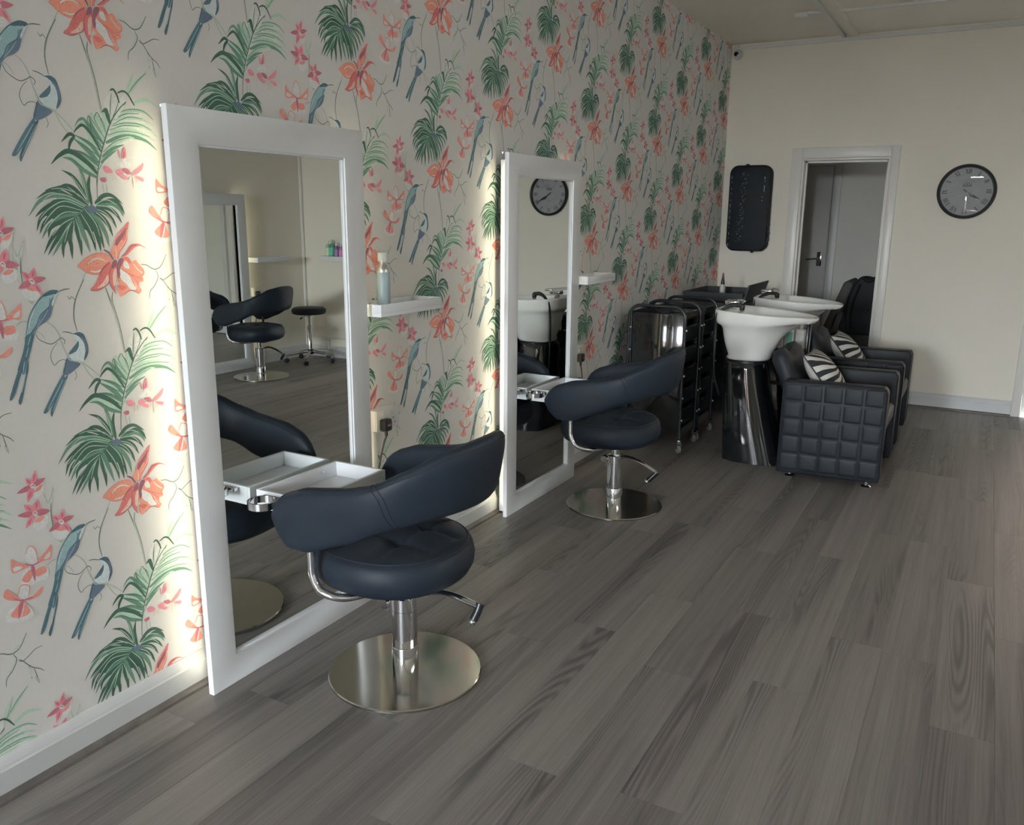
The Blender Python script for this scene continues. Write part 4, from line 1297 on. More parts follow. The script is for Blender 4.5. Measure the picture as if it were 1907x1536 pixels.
# ================================================================== BLACK TROLLEYS
def make_trolley(label, loc, depth=.325):
    """hooped side frames lie in the x-z plane at y = 0 and y = depth; drawers open towards +x."""
    t = thing('drawer_trolley', label, 'trolley', loc, 0, 'black salon trolleys')
    x0, x1, zt = .105, .478, .945
    for y in (0.0, depth):
        c = .075
        pts = [(x0, y, .085), (x0, y, zt - c)]
        for i in range(1, 9):
            a = PI - PI / 2 * i / 8
            pts.append((x0 + c + c * math.cos(a), y, zt - c + c * math.sin(a)))
        for i in range(0, 9):
            a = PI / 2 - PI / 2 * i / 8
            pts.append((x1 - c + c * math.cos(a), y, zt - c + c * math.sin(a)))
        pts.append((x1, y, .085))
        fr = MB().tube(pts, .0105, 12).build('side_frame', M_BLKMET, t)
        for z in (.80, .655, .51, .365, .22):
            for xx in (x0, x1):
                MB().lathe([(.0, 0), (.0066, .0), (.0066, .0135), (.004, .0160), (.0, .0165)], 10, (xx, y, z), 'x').build('screw', mat('silver_screw', (.75, .75, .75), .45, .3, var=.02), fr)
    for y in (.012, depth - .018):
        MB().box((x0 + .012, y, .15), (x1 - .012, y + .006, .895), .002).build('side_panel', M_BLKGL, t)
    for y in (.012, depth - .018):
        pass
    z = .15
    MB().box((x0 + .012, .018, z), (x1 - .006, depth - .018, z + .012), .002).build('bottom_shelf', M_BLKPL, t)
    for k in range(5):
        z = .18 + .135 * k
        d = MB()
        d.box((x0 + .015, .022, z), (x1 - .006, depth - .022, z + .006)).box((x1 - .012, .022, z + .006), (x1 - .006, depth - .022, z + .10), .002)
        d.box((x0 + .015, .022, z + .006), (x0 + .02, depth - .022, z + .09)).box((x0 + .02, .022, z + .006), (x1 - .012, .027, z + .09)).box((x0 + .02, depth - .027, z + .006), (x1 - .012, depth - .022, z + .09))
        dr = d.build('drawer', M_BLKPL, t, False)
        MB().box((x1 - .006, depth * .32, z + .088), (x1 + .004, depth * .68, z + .098), .002).build('handle', M_BLKPL, dr)
    tp = MB()
    tp.box((x0 + .012, .018, .865), (x1 - .006, depth - .018, .871)).box((x1 - .012, .018, .871), (x1 - .006, depth - .018, .905), .002).box((x0 + .012, .018, .871), (x0 + .018, depth - .018, .905), .002)
    tp.build('top_tray', M_BLKGL, t, False)
    for y in (0.0, depth):
        for xx in (x0, x1):
            c = MB().box((-.014, -.012, .060), (.014, .012, .088), .003)
            c.box((-.016, -.010, .026), (-.0125, .014, .070), .001).box((.0125, -.010, .026), (.016, .014, .070), .001)
            cs = c.build('caster', M_CHROME, t, loc=(xx, y, 0), rot=(0, 0, .75))
            MB().lathe([(.001, -.0105), (.022, -.0105), (.026, -.007), (.026, .007), (.022, .0105), (.001, .0105)], 24, (0, .002, .0265), 'x').build('wheel', M_RUBBER, cs)
    return t


make_trolley('black drawer trolley whose glossy side panel faces the second styling chair', (0, 5.098, 0))
make_trolley('black drawer trolley between the other trolley and the wash basins', (0, 5.476, 0))

# ---- black cabinet with lipped tray top in the corner
cb = thing('storage_cabinet', 'black storage cabinet with a raised lip, in the corner under the black wall mirror', 'cabinet', (0, 6.42, 0))
MB().box((.03, 0, .02), (.50, .62, .86), .004).build('body', M_BLKMAT, cb)
for k in range(3):
    dr = MB().box((.50, .01, .06 + .27 * k), (.512, .61, .315 + .27 * k), .003).build('drawer', M_BLKMAT, cb)
    MB().box((.512, .22, .27 + .27 * k), (.522, .40, .285 + .27 * k), .003).build('handle', M_BLKPL, dr)
MB().box((.03, -.005, .86), (.51, .625, .872), .002).build('top', M_BLKGL, cb)
lp = MB().box((.03, -.005, .872), (.042, .625, .935), .002).box((.042, -.005, .872), (.50, .007, .935), .002).box((.042, .613, .872), (.50, .625, .935), .002)
lp.build('tray_lip', M_BLKMAT, cb, False)
MB().prism([(.498, .872), (.51, .872), (.548, 1.0), (.536, 1.0)], 'y', -.005, .625).build('raised_end', M_BLKMAT, cb, False)
for x, y in ((.06, .04), (.47, .04), (.06, .58), (.47, .58)):
    MB().lathe([(.018, 0.0005), (.018, .02)], 12, (x, y, 0)).build('foot', M_BLKPL, cb)
nb = thing('nozzle_bottle', 'small clear bottle with a black nozzle on the black cabinet', 'bottle', (.235, 6.80, .8725))
MB().lathe([(.001, 0), (.021, 0), (.022, .003), (.022, .085), (.014, .10), (.001, .10)], 24).build('body', mat('frosted_bottle', (.62, .62, .60), .3, var=.03), nb)
MB().lathe([(.016, .098), (.015, .115), (.008, .16), (.004, .19), (.001, .19)], 20).build('nozzle', M_BLKPL, nb)


# ================================================================== BACKWASH UNITS
def basin_ring(xb, xf, w, zf, n=64, neck=.45, inset=0.0, zneck=0.0):
    """plan outline; zf(x) gives the height."""
    xc = xb + .27 * (xf - xb) / .6 * 1.0 if xf - xb > .3 else (xb + xf) / 2
    out = []
    for j in range(n):
        a = 2 * PI * j / n
        c, s = math.cos(a), math.sin(a)
        if c >= 0:
            x = xc + (xf - xc - inset) * c ** .9
            ww = (w - inset) * (1 - neck * (abs(c) ** 1.6))
            y = math.copysign(abs(s) ** .72, s) * ww
        else:
            x = xc - (xc - xb - inset) * abs(c) ** .55
            y = math.copysign(abs(s) ** .50, s) * (w - inset) * (1 - .10 * abs(c) ** 2)
        out.append((x, y, zf(x, y)))
    return out


def make_backwash(label, y, group):
    t = thing('backwash_unit', label, 'backwash unit', (0, y, 0), 0, group)
    # ---- ceramic basin
    N = 72
    rim = lambda d: (lambda x, yy: .946 - .055 * max(0, (x - .70)) - .006 * math.exp(-((yy / .07) ** 2)) * max(0, (x - 1.05) / .19) + d)
    flat = lambda z: (lambda x, yy: z)
    R = []
    R.append(basin_ring(.735, .960, .115, flat(.634), N, .1))
    R.append(basin_ring(.722, .975, .128, flat(.637), N, .1))
    R.append(basin_ring(.720, .985, .134, flat(.648), N, .12))
    R.append(basin_ring(.728, .988, .136, flat(.664), N, .12))
    R.append(basin_ring(.716, 1.000, .146, flat(.695), N, .15))
    R.append(basin_ring(.705, 1.035, .168, lambda x, yy: .740 + .02 * max(0, x - .9) / .1, N, .2))
    R.append(basin_ring(.696, 1.085, .190, lambda x, yy: .790 + .030 * max(0, x - .9) / .15, N, .26))
    R.append(basin_ring(.690, 1.140, .208, lambda x, yy: .828 + .036 * max(0, x - .9) / .2, N, .31))
    R.append(basin_ring(.678, 1.190, .222, lambda x, yy: .848 + .030 * max(0, x - .9) / .25, N, .34))
    R.append(basin_ring(.650, 1.215, .234, lambda x, yy: .864 + .018 * max(0, x - .9) / .25, N, .35))
    R.append(basin_ring(.642, 1.232, .238, lambda x, yy: .882 + .004 * max(0, x - .9), N, .36))
    R.append(basin_ring(.640, 1.244, .240, rim(-.010), N, .36))
    R.append(basin_ring(.642, 1.242, .239, rim(-.002), N, .36))
    R.append(basin_ring(.647, 1.237, .234, rim(.0), N, .36))
    R.append(basin_ring(.658, 1.226, .223, rim(-.001), N, .36))
    R.append(basin_ring(.666, 1.212, .214, rim(-.012), N, .36))
    R.append(basin_ring(.70, 1.17, .200, lambda x, yy: .885 + .01 * max(0, x - .9), N, .36))
    R.append(basin_ring(.72, 1.10, .180, lambda x, yy: .83 + .02 * max(0, x - .9), N, .30))
    R.append(basin_ring(.74, 1.02, .150, flat(.765), N, .2))
    R.append(basin_ring(.77, .95, .10, flat(.725), N, .1))
    R.append(basin_ring(.82, .90, .03, flat(.715), N, .0))
    basin = MB().loft(R).build('basin', M_CERAM, t, angle=75)
    MB().box((.662, -.17, .895), (.735, .17, .938), .012, 3).build('tap_ledge', M_CERAM, basin)
    MB().lathe([(.001, .0), (.022, .0), (.022, .004), (.001, .006)], 20, (.86, 0, .7165)).build('drain', M_CHROME, basin)
    # ---- tap and spray
    tp = MB().lathe([(.022, 0), (.022, .006), (.017, .010), (.017, .030)], 24, (.705, .02, .936)).box((.672, -.012, .962), (.752, .052, .990), .008, 3).build('tap', M_CHROME, t)
    MB().tube(crv([(.742, .02, .988), (.765, .015, .994), (.795, .01, .988)], 5), .008, 10).build('tap_lever', M_CHROME, tp)
    sp = MB().tube(crv([(.690, -.165, .935), (.725, -.15, .962), (.765, -.135, .976), (.815, -.12, .972)], 6), [.0085 + .0045 * min(1, i / 12) for i in range(19)], 12).build('spray_handle', M_BLKPL, t)
    MB().lathe([(.012, -.026), (.016, -.020), (.016, 0.0), (.013, .008)], 18, (.813, -.12, .970)).build('spray_head', M_BLKPL, sp)
    MB().lathe([(.0135, -.036), (.0135, -.026)], 18, (.813, -.12, .970)).build('spray_face', M_CHROME, sp)
    MB().tube(crv([(.692, -.166, .938), (.676, -.17, .92), (.668, -.16, .80), (.672, -.15, .55), (.70, -.1, .40)], 7), .008, 10).build('spray_hose', M_BLKMET, t)
    # ---- glossy pedestal
    P = []
    n = 72
    for z, xa, xb, w, pw, am in ((0.0005, .735, 1.125, .190, 3.2, .010), (.03, .733, 1.115, .188, 3.2, .010), (.14, .728, 1.075, .180, 3.2, .011), (.30, .720, 1.025, .168, 3.2, .010), (.46, .712, .980, .156, 3.2, .008), (.58, .706, .950, .146, 3.2, .005), (.612, .706, .945, .143, 3.2, .003), (.620, .712, .938, .137, 3.2, 0)):
        rr = []
        cx, rx = (xa + xb) / 2, (xb - xa) / 2
        for j, p in enumerate(ring(cx, 0, rx, w, n, z, pw)):
            a = 2 * PI * j / n
            k = 1 + am * 3.2 * (math.sin(7 * a + .6 + z * 1.1) + .5 * math.sin(13 * a + 1.7))* .45
            rr.append((cx + (p[0] - cx) * k, p[1] * k, z))
        P.append(rr)
    ped = MB().loft(P).build('pedestal', M_BLKGL, t, angle=75)
    MB().lathe([(.12, .612), (.135, .618), (.135, .634), (.12, .638)], 40, (.84, 0, 0)).build('collar', M_BLKPL, t)
    # ---- armchair
    X0, X1 = 1.135, 1.70
    for s in (-1, 1):
        ya, yb_ = s * .245, s * .345
        arm = MB().prism([(X0, .026), (X1 - .004, .040), (X1, .08), (X1, .56), (X1 - .02, .586), (X0 + .01, .580), (X0, .56)], 'y', min(ya, yb_), max(ya, yb_), .010, 3).build('armrest', M_LEATHER2, t)
        # quilted squares on the outer side
        q = MB()
        nu, nv, sub = 5, 5, 12
        W, H = X1 - X0 - .02, .52
        V = []; Fq = []
        for i in range(nu * sub + 1):
            for j in range(nv * sub + 1):
                u, v = i / sub, j / sub
                g = (abs(math.sin(PI * u)) ** .22) * (abs(math.sin(PI * v)) ** .22)
                V.append((X0 + .01 + W * i / (nu * sub), yb_ + s * (-.003 + .008 * g), .046 + .01 * i / (nu * sub) + H * j / (nv * sub)))
        m_ = nv * sub + 1
        for i in range(nu * sub):
            for j in range(nv * sub):
                a = i * m_ + j
                Fq.append((a, a + 1, a + m_ + 1, a + m_))
        q.add(V, Fq)
        q.build('quilted_panel', M_LEATHER2, arm, angle=80)
        MB().tube([(X0 + .006, yb_, .035), (X0 + .006, yb_, .572), (X1 - .01, yb_, .577), (X1 - .003, yb_, .555), (X1 - .003, yb_, .07)], .006, 8).build('piping', M_LEATHER2, arm)
        for xx in (X0 + .07, X1 - .07):
            MB().lathe([(.026, 0.0005), (.028, .003), (.022, .008), (.014, .012), (.014, .040)], 20, (xx, s * .295, 0)).build('foot', M_CHROME, t)
    MB().box((X0 + .02, -.243, .30), (X1 - .004, .243, .405), .030, 4).build('seat', M_LEATHER2, t)
    MB().box((X0 + .02, -.243, .07), (X1 - .05, .243, .30), .012, 3).build('seat_front', M_LEATHER2, t)
    bk = MB()
    rings = []
    for k, (u, hw) in enumerate(((0, .235), (.03, .242), (.20, .242), (.30, .240), (.335, .225), (.345, .20))):
        cx = 1.205 - u * .42; cz = .40 + u * .96
        ring_ = []
        for j in range(28):
            a = 2 * PI * j / 28
            c, s = math.cos(a), math.sin(a)
            th = .058 * (1 if 0 < k < 4 else .6)
            du = math.copysign(abs(c) ** .6, c) * th
            yy = math.copysign(abs(s) ** .35, s) * hw
            dip = -.05 * math.exp(-(yy / .10) ** 2) * max(0, (u - .2) / .145)
            ring_.append((cx + du * .92, yy, cz + du * .40 + dip))
        rings.append(ring_)
    bk.loft(rings).build('backrest', M_LEATHER2, t, angle=70)
    MB().box((1.12, -.245, .06), (1.17, .245, .42), .01, 2).build('back_panel', M_LEATHER2, t)
    return t


BG = 'backwash units with armchairs'
make_backwash('white wash basin on glossy black pedestal with quilted armchair, next to the trolleys', 5.275, BG)
make_backwash('white wash basin with quilted black armchair, next to the cream wall and doorway', 6.245, BG)


# ---- zebra leaf cushions
def cushion_mat():
    m = bpy.data.materials.new('black_white_leaf_print')
    m.use_nodes = True
    nt = m.node_tree; N, LK = nt.nodes, nt.links
    b = N['Principled BSDF']; b.inputs['Roughness'].default_value = .8
    tc = N.new('ShaderNodeTexCoord')
    sp = N.new('ShaderNodeSeparateXYZ'); LK.new(tc.outputs['Object'], sp.inputs[0])
    def mth(op, a, bb=None):
        n = N.new('ShaderNodeMath'); n.operation = op
        for i, v in enumerate((a, bb)):
            if v is None:
                continue
            if isinstance(v, (int, float)):
                n.inputs[i].default_value = v
            else:
                LK.new(v, n.inputs[i])
        return n.outputs[0]
    # palm leaf: blades fan out from a point near one edge
    x = mth('ADD', sp.outputs['X'], .02); y = mth('ADD', sp.outputs['Y'], -.16)
    ang = mth('ARCTAN2', y, x)
    rad = mth('SQRT', mth('ADD', mth('MULTIPLY', x, x), mth('MULTIPLY', y, y)))
    nz = N.new('ShaderNodeTexNoise'); nz.inputs['Scale'].default_value = 9.0; nz.inputs['Detail'].default_value = 1.0
    LK.new(tc.outputs['Object'], nz.inputs['Vector'])
    w = mth('ADD', mth('MULTIPLY', ang, 30.0), mth('MULTIPLY', nz.outputs['Fac'], 2.2))
    w = mth('ADD', w, mth('MULTIPLY', rad, 26.0))
    s = mth('SINE', w)
    th = mth('GREATER_THAN', s, mth('SUBTRACT', mth('MULTIPLY', rad, 1.2), .30))
    mx = N.new('ShaderNodeMix'); mx.data_type = 'RGBA'
    mx.inputs[6].default_value = (.018, .02, .024, 1); mx.inputs[7].default_value = (.72, .70, .66, 1)
    LK.new(th, mx.inputs[0]); LK.new(mx.outputs[2], b.inputs['Base Color'])
    return m


M_LEAF = cushion_mat()
M_CUSHW = mat('white_cotton', (.66, .65, .62), .85, bump=.2, bscale=300, var=.02)


def make_cushion(label, loc, rot, size=.36, th=.075):
    t = thing('scatter_cushion', label, 'cushion', loc, 0, 'black and white leaf cushions')
    t.rotation_euler = rot
    n = 24
    def half(sgn):
        V, Fc = [], []
        for i in range(n + 1):
            for j in range(n + 1):
                u, v = 2 * i / n - 1, 2 * j / n - 1
                k = (max(0, 1 - abs(u) ** 2.4) * max(0, 1 - abs(v) ** 2.4)) ** .55
                pin = 1 - .09 * (1 - abs(u) ** 2) * abs(v) ** 3 - .09 * (1 - abs(v) ** 2) * abs(u) ** 3
                V.append((u * size / 2 * (1 - .07 * (1 - v * v)), v * size / 2 * (1 - .07 * (1 - u * u)), sgn * th * k))
        for i in range(n):
            for j in range(n):
                a = i * (n + 1) + j
                Fc.append((a, a + 1, a + n + 2, a + n + 1))
        return MB().add(V, Fc)
    half(1).build('printed_front', M_LEAF, t, angle=85)
    half(-1).build('plain_back', M_CUSHW, t, angle=85)
    pts = []
    for k in range(4):
        for j in range(12):
            s = 2 * j / 12 - 1
            e = size / 2 * (1 - .07 * (1 - s * s))
            pts.append(((s * size / 2, -e, 0), (e, s * size / 2, 0), (-s * size / 2, e, 0), (-e, -s * size / 2, 0))[k])
    MB().tube(pts, .0045, 6, True).build('piping', M_BLKMAT, t)
    return t


for y, lab in ((5.275, 'black and white palm leaf cushion on the armchair next to the trolleys'), (6.245, 'black and white palm leaf cushion on the armchair next to the cream wall')):
    make_cushion(lab, (1.315, y, .565), (0, math.radians(52), 0))

# ---- narrow black rack with product bottles between the basins
rk = thing('bottle_rack', 'narrow black rack with large bottles between the two wash basins', 'rack', (0, 5.76, 0))
for x in (.86, 1.112):
    for y in (-.05, .05):
        MB().box((x - .006, y - .006, .0005), (x + .006, y + .006, .82), .001).build('post', M_BLKMET, rk)
for z in (.12, .40, .635):
    MB().box((.866, -.056, z), (1.106, .056, z + .008), .001).build('rack_shelf', M_BLKMET, rk)
for x, c1, lab in ((.93, (.62, .45, .58), 'white pump bottle with pink label on the narrow rack'), (.995, (.16, .45, .36), 'white bottle with green label on the narrow rack'), (1.062, (.70, .70, .68), 'plain white large bottle on the narrow rack')):
    pb = thing('large_bottle', lab, 'bottle', (x, 5.76, .6435), 0, 'large bottles on the narrow rack')
    MB().box((-.030, -.038, 0), (.030, .038, .135), .012, 3).lathe([(.012, .134), (.012, .15), (.016, .151), (.016, .172), (.001, .173)], 16).build('body', M_GLOSSW, pb)
    MB().box((-.018, -.0386, .02), (.022, -.0376, .115)).build('label_band', mat('label_%d' % int(x * 1000), c1, .5, var=.06), pb, False)

# ================================================================== BLACK WALL MIRROR / PANEL
def rrect(w, h, r, k=8):
    out = []
    for cx, cz, a0 in ((w / 2 - r, h / 2 - r, 0), (-w / 2 + r, h / 2 - r, PI / 2), (-w / 2 + r, -h / 2 + r, PI), (w / 2 - r, -h / 2 + r, 1.5 * PI)):
        for j in range(k + 1):
            a = a0 + PI / 2 * j / k
            out.append((cx + r * math.cos(a), cz + r * math.sin(a)))
    return out


wp = thing('wall_panel', 'black rounded wall panel with flecked lettering, hung beside the doorway', 'wall panel', (.245, YB, 1.575))
rot3 = Matrix.Rotation(math.radians(-1.5), 4, 'Y')
pl = MB().prism(rrect(.325, .70, .062), 'y', -.085, -.060, .006, 2)
pl.build('front_plate', mat('black_panel_face', (.010, .014, .020), .6, spec=.3, var=.25, vscale=14), wp)
MB().prism(rrect(.335, .69, .066), 'y', -.022, -.0005, .004, 2).xf(Matrix.Translation((.008, 0, 0))).build('back_plate', M_BLKMAT, wp)
MB().prism(rrect(.26, .60, .05), 'y', -.060, -.022).build('spacer', M_BLKMAT, wp)
for yy, w, h in ((-.088, .327, .702), (-.052, .340, .705), (-.026, .345, .70)):
    MB().tube([(x + (.004 if yy > -.08 else 0), yy, z) for x, z in rrect(w, h, .066)], .0055, 8, True).build('rim', M_BLKMET, wp)
MB().sphere((-.03, -.06, .352), .022, 14, 8, (1, .8, .8)).build('hanging_knob', M_BLKPL, wp)
for x, z, r in ((.176, -.13, .015), (.175, -.20, .02), (.172, -.26, .02), (.05, -.355, .02)):
    MB().sphere((x, -.04, z), r, 12, 8, (.8, 1, 1)).build('side_knob', M_BLKPL, wp)
rng = random.Random(3)
M_FLECK = mat('pale_green_fleck', (.30, .36, .33), .4, var=.3, vscale=80)
M_FLECKR = mat('dull_red_fleck', (.20, .07, .08), .5, var=.3, vscale=80)
fk, fr_ = MB(), MB()
for i in range(30):
    z = .29 - i * .0195
    x = -.045 + .006 * math.sin(i * 1.7) + .0008 * i * (-1)
    for q in range(2):
        xx = x + rng.uniform(-.022, .022); zz = z + rng.uniform(-.008, .008)
        L_ = rng.uniform(.006, .016); a = rng.uniform(.2, 1.3)
        (fk if rng.random() < .75 else fr_).tube([(xx, -.0855, zz), (xx + L_ * .4 * math.cos(a), -.0862, zz + L_ * .5), (xx + L_ * math.cos(a), -.0855, zz + L_ * math.sin(a))], .0012, 5)
for i in range(13):
    z = .27 - i * .046 - rng.uniform(0, .012)
    fk.tube([(-.150, -.0862, z), (-.1503, -.0862, z - rng.uniform(.008, .034))], .0022, 5)
for z, l in ((.26, .02), (.23, .01), (.19, .05), (.10, .008), (.07, .008)):
    fk.tube([(.128 - (.012 if l < .009 else 0), -.0862, z), (.127 - (.012 if l < .009 else 0), -.0862, z - l)], .0036, 6)
fk.build('flecked_lettering', M_FLECK, wp)
fr_.build('red_flecks', M_FLECKR, wp)

# ================================================================== CLOCK
ck = thing('wall_clock', 'round wall clock with dark rim, pale face and Roman numerals on the cream wall', 'clock', (1.884, YB, 1.706))
MB().lathe([(.170, -.0005), (.196, -.0005), (.203, -.008), (.204, -.028), (.199, -.042), (.192, -.046), (.185, -.043), (.183, -.030), (.178, -.022)], 80, axis='y', caps=False).build('rim', mat('charcoal_rim', (.028, .030, .031), .35, var=.1), ck, angle=50)
MB().lathe([(.001, -.001), (.181, -.001), (.181, -.014), (.001, -.014)], 64, axis='y').build('face', mat('aged_paper_face', (.46, .44, .45), .65, var=.06, vscale=20), ck)
M_INK = mat('clock_ink', (.075, .075, .08), .6, var=.15)
M_INKL = mat('clock_faint_ink', (.24, .235, .24), .6, var=.1)


def strokes(segs, R, ang, sc, thick):
    """segs in a small local frame (x right, y up), placed at radius R, turned by ang clockwise from 12."""
    mb = MB()
    ca, sa = math.cos(ang), math.sin(ang)
    def P(x, y):
        X, Z = x * sc, R + y * sc
        return (X * ca + Z * sa, -X * sa + Z * ca)
    for x0, y0, x1, y1, w in segs:
        d = math.hypot(x1 - x0, y1 - y0); nx, ny = -(y1 - y0) / d * w / 2, (x1 - x0) / d * w / 2
        q = [P(x0 + nx, y0 + ny), P(x1 + nx, y1 + ny), P(x1 - nx, y1 - ny), P(x0 - nx, y0 - ny)]
        mb.quad(*[(a, -.0146, b) for a, b in q])
    return mb


def roman(s):
    segs = []; x = 0.0
    for ch in s:
        if ch == 'I':
            segs.append((x + .12, -.5, x + .12, .5, .17)); x += .30
        elif ch == 'V':
            segs += [(x + .05, .5, x + .30, -.5, .17), (x + .55, .5, x + .30, -.5, .07)]; x += .66
        else:
            segs += [(x + .05, .5, x + .50, -.5, .17), (x + .50, .5, x + .05, -.5, .07)]; x += .62
    return [(a - x / 2, b, c - x / 2, d, w) for a, b, c, d, w in segs]


for h, s in enumerate(('XII', 'I', 'II', 'III', 'IIII', 'V', 'VI', 'VII', 'VIII', 'IX', 'X', 'XI')):
    strokes(roman(s), .150, 2 * PI * h / 12, .036, 0).build('numeral', M_INK, ck, False)
cr = MB()
for x in (-.026, -.013, 0, .013, .026):
    hgt = .034 - abs(x) * .4
    cr.quad((x - .005, -.0146, .040), (x + .005, -.0146, .040), (x + .003, -.0146, .040 + hgt), (x - .003, -.0146, .040 + hgt))
cr.quad((-.032, -.0147, .036), (.032, -.0147, .036), (.028, -.0147, .046), (-.028, -.0147, .046))
cr.build('crest', mat('clock_crest_ink', (.20, .19, .20), .6, var=.2, vscale=90), ck, False)
ln = MB()
for z, w in ((-.045, .045), (-.052, .03)):
    ln.quad((-w, -.0146, z), (w, -.0146, z), (w, -.0146, z + .0012), (-w, -.0146, z + .0012))
ln.build('rule', M_INKL, ck, False)


def flat_text(txt, size, loc, material, parent, arc=None):
    cu = bpy.data.curves.new('lettering', 'FONT')
    cu.body = txt; cu.size = size; cu.align_x = 'CENTER'; cu.align_y = 'CENTER'
    to = bpy.data.objects.new('lettering', cu); COLL.objects.link(to)
    dg = bpy.context.evaluated_depsgraph_get()
    me = bpy.data.meshes.new_from_object(to.evaluated_get(dg))
    bpy.data.objects.remove(to)
    for v in me.vertices:
        x, y = v.co.x, v.co.y
        if arc:
            a = x / arc
            v.co = Vector(((arc + y) * math.sin(a), 0, (arc + y) * math.cos(a)))
        else:
            v.co = Vector((x, 0, y))
    me.materials.clear(); me.materials.append(material)
    o = bpy.data.objects.new('lettering', me); COLL.objects.link(o); o.parent = parent; o.location = loc
    return o


flat_text('DE LA TOUR', .020, (0, -.0146, 0), M_INKL, ck, .085)
flat_text('PARIS', .013, (0, -.0146, -.064), M_INK, ck)
hh = strokes([(0, -.3, 0, 1.0, .10), (0, .45, 0, .75, .22)], 0, 2 * PI * (4.36 / 12), .085, 0)
hh.xf(Matrix.Translation((0, -.003, 0))).build('hour_hand', M_BLKPL, ck, False)
mh = strokes([(0, -.2, 0, 1.0, .055), (0, .35, 0, .70, .11)], 0, 2 * PI * (20.3 / 60), .150, 0)
mh.xf(Matrix.Translation((0, -.005, 0))).build('minute_hand', M_BLKPL, ck, False)
MB().lathe([(.007, -.015), (.007, -.023), (.001, -.024)], 16, axis='y').build('hand_pin', M_BLKPL, ck)
MB().lathe([(.001, -.0305), (.1835, -.0305), (.1835, -.033), (.001, -.033)], 64, axis='y').build('clock_glass', M_CLGLASS, ck, False)

# ================================================================== SECURITY CAMERA
sc_ = thing('security_camera', 'small white ball security camera in the ceiling corner', 'camera', (.055, YB, 2.828))
MB().box((-.03, -.02, .035), (.01, 0, .078), .003).build('cable_box', M_PLASTIC, sc_)
MB().lathe([(.040, -.0005), (.040, -.012), (.034, -.020)], 32, axis='y').build('mount', M_PLASTIC, sc_)
MB().sphere((0, -.038, 0), .036, 28, 16).build('ball', M_PLASTIC, sc_)
MB().lathe([(.001, -.0765), (.014, -.0765), (.018, -.075), (.019, -.071), (.018, -.062)], 24, (.002, 0, -.002), 'y').build('lens', M_BLKGL, sc_)

# ================================================================== ROLLING STOOL (seen in the mirror)
st = thing('rolling_stool', 'round black rolling stool on a chrome star base, in the corner seen in the mirror', 'stool', (4.13, 6.48, 0))
MB().lathe([(.001, .50), (.15, .50), (.168, .508), (.175, .53), (.170, .552), (.15, .566), (.08, .572), (.001, .573)], 48).build('seat', M_LEATHER, st, angle=60)
MB().lathe([(.014, .30), (.014, .46), (.03, .485), (.05, .50)], 24).build('gas_lift', M_CHROME, st)
MB().lathe([(.026, .10), (.026, .38), (.022, .385), (.014, .386)], 28).build('column', M_CHROME, st)
lv = MB().tube(crv([(.0, .0, .495), (.06, .03, .48), (.16, .06, .44)], 4), .005, 8).build('height_lever', M_CHROME, st)
MB().tube([(.15, .057, .446), (.185, .068, .43)], .009, 10).build('lever_knob', M_BLKPL, lv)
MB().lathe([(.034, .085), (.034, .13), (.03, .135), (.02, .136)], 24).build('hub', M_BLKPL, st)
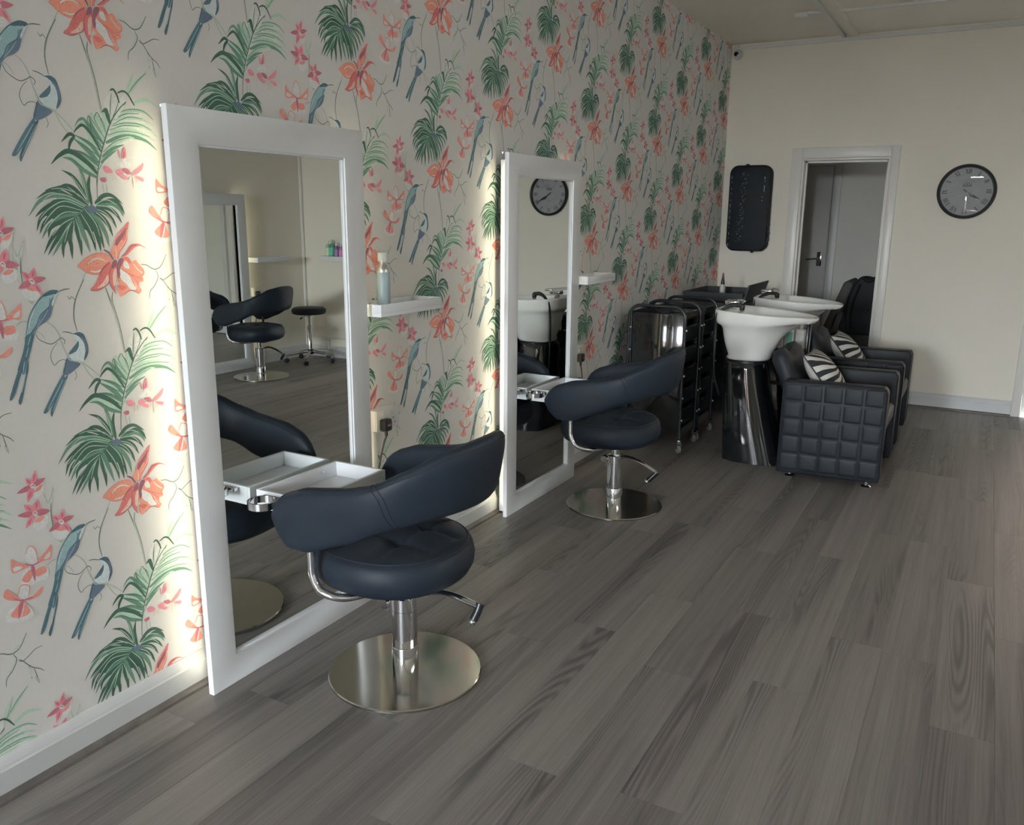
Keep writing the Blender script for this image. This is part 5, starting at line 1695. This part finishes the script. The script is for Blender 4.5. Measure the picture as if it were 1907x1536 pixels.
for k in range(5):
    a = 2 * PI * k / 5 + .4
    c, s = math.cos(a), math.sin(a)
    arm = MB().tube([(c * .02, s * .02, .115), (c * .13, s * .13, .10), (c * .245, s * .245, .078)], [.018, .015, .011], 10).build('star_leg', M_CHROME, st)
    MB().lathe([(.008, .05), (.008, .08)], 10, (c * .245, s * .245, 0)).build('caster_stem', M_CHROME, arm)
    w_ = MB().lathe([(.001, -.016), (.022, -.016), (.025, -.01), (.025, .01), (.022, .016), (.001, .016)], 20, (0, 0, 0), 'y')
    w_.xf(Matrix.Translation((c * .245, s * .245, .0255)) @ Matrix.Rotation(a + .9, 4, 'Z'))
    w_.build('caster_wheel', M_BLKPL, arm)

# ================================================================== BACK ROOM CHAIR AND COAT
ac = thing('upholstered_chair', 'grey tweed high-backed chair in the back room, seen through the doorway', 'chair', (1.08, 8.40, 0), 0)
MB().prism([(-.16, .30), (.30, .30), (.31, .44), (.26, .47), (-.16, .46)], 'y', -.22, .24, .03, 3).build('seat', M_FABRIC, ac)
MB().prism([(-.30, .34), (-.20, .34), (-.16, .47), (-.03, .90), (-.045, .945), (-.085, .955), (-.115, .925), (-.265, .50)], 'y', -.22, .24, .03, 3).build('backrest', M_FABRIC, ac)
for y0_ in (-.22, .20):
    MB().prism([(-.22, .46), (.20, .46), (.20, .62), (.10, .66), (-.17, .66)], 'y', y0_, y0_ + .045, .018, 3).build('armrest', M_FABRIC, ac)
for x in (-.2, .24):
    for y in (-.16, .18):
        MB().lathe([(.012, 0.0005), (.018, .31)], 12, (x, y, 0)).build('leg', M_BLKPL, ac)
ct = thing('black_coat', 'black coat hung over the side of the grey chair in the back room', 'coat', (1.08, 8.14, 0))
outline = crv([(.03, .985, 0), (.08, 1.0, 0), (.15, .985, 0), (.22, .93, 0), (.265, .80, 0), (.29, .62, 0), (.29, .485, 0), (.12, .475, 0), (-.10, .485, 0), (-.09, .62, 0), (-.05, .80, 0), (0.0, .93, 0)], 4, True)
co = MB().prism([(p.x, p.y) for p in outline], 'y', -.035, .030, .014, 3).build('coat_body', M_COAT, ct, angle=60)
MB().tube(crv([(.02, -.02, .93), (-.02, -.045, .80), (-.035, -.05, .64), (-.02, -.04, .50)], 5), [.034 - .0004 * i for i in range(16)], 12).build('sleeve', M_COAT, ct)
MB().tube(crv([(.06, -.03, .985), (.11, -.042, .96), (.16, -.03, .985)], 5), .017, 10).build('collar', M_COAT, ct)
for x_, z in ((.13, .70), (.13, .56)):
    MB().lathe([(.001, -.004), (.008, -.004), (.008, .0), (.001, .001)], 12, (x_, -.036, z), 'y').build('button', M_CHROME, ct)
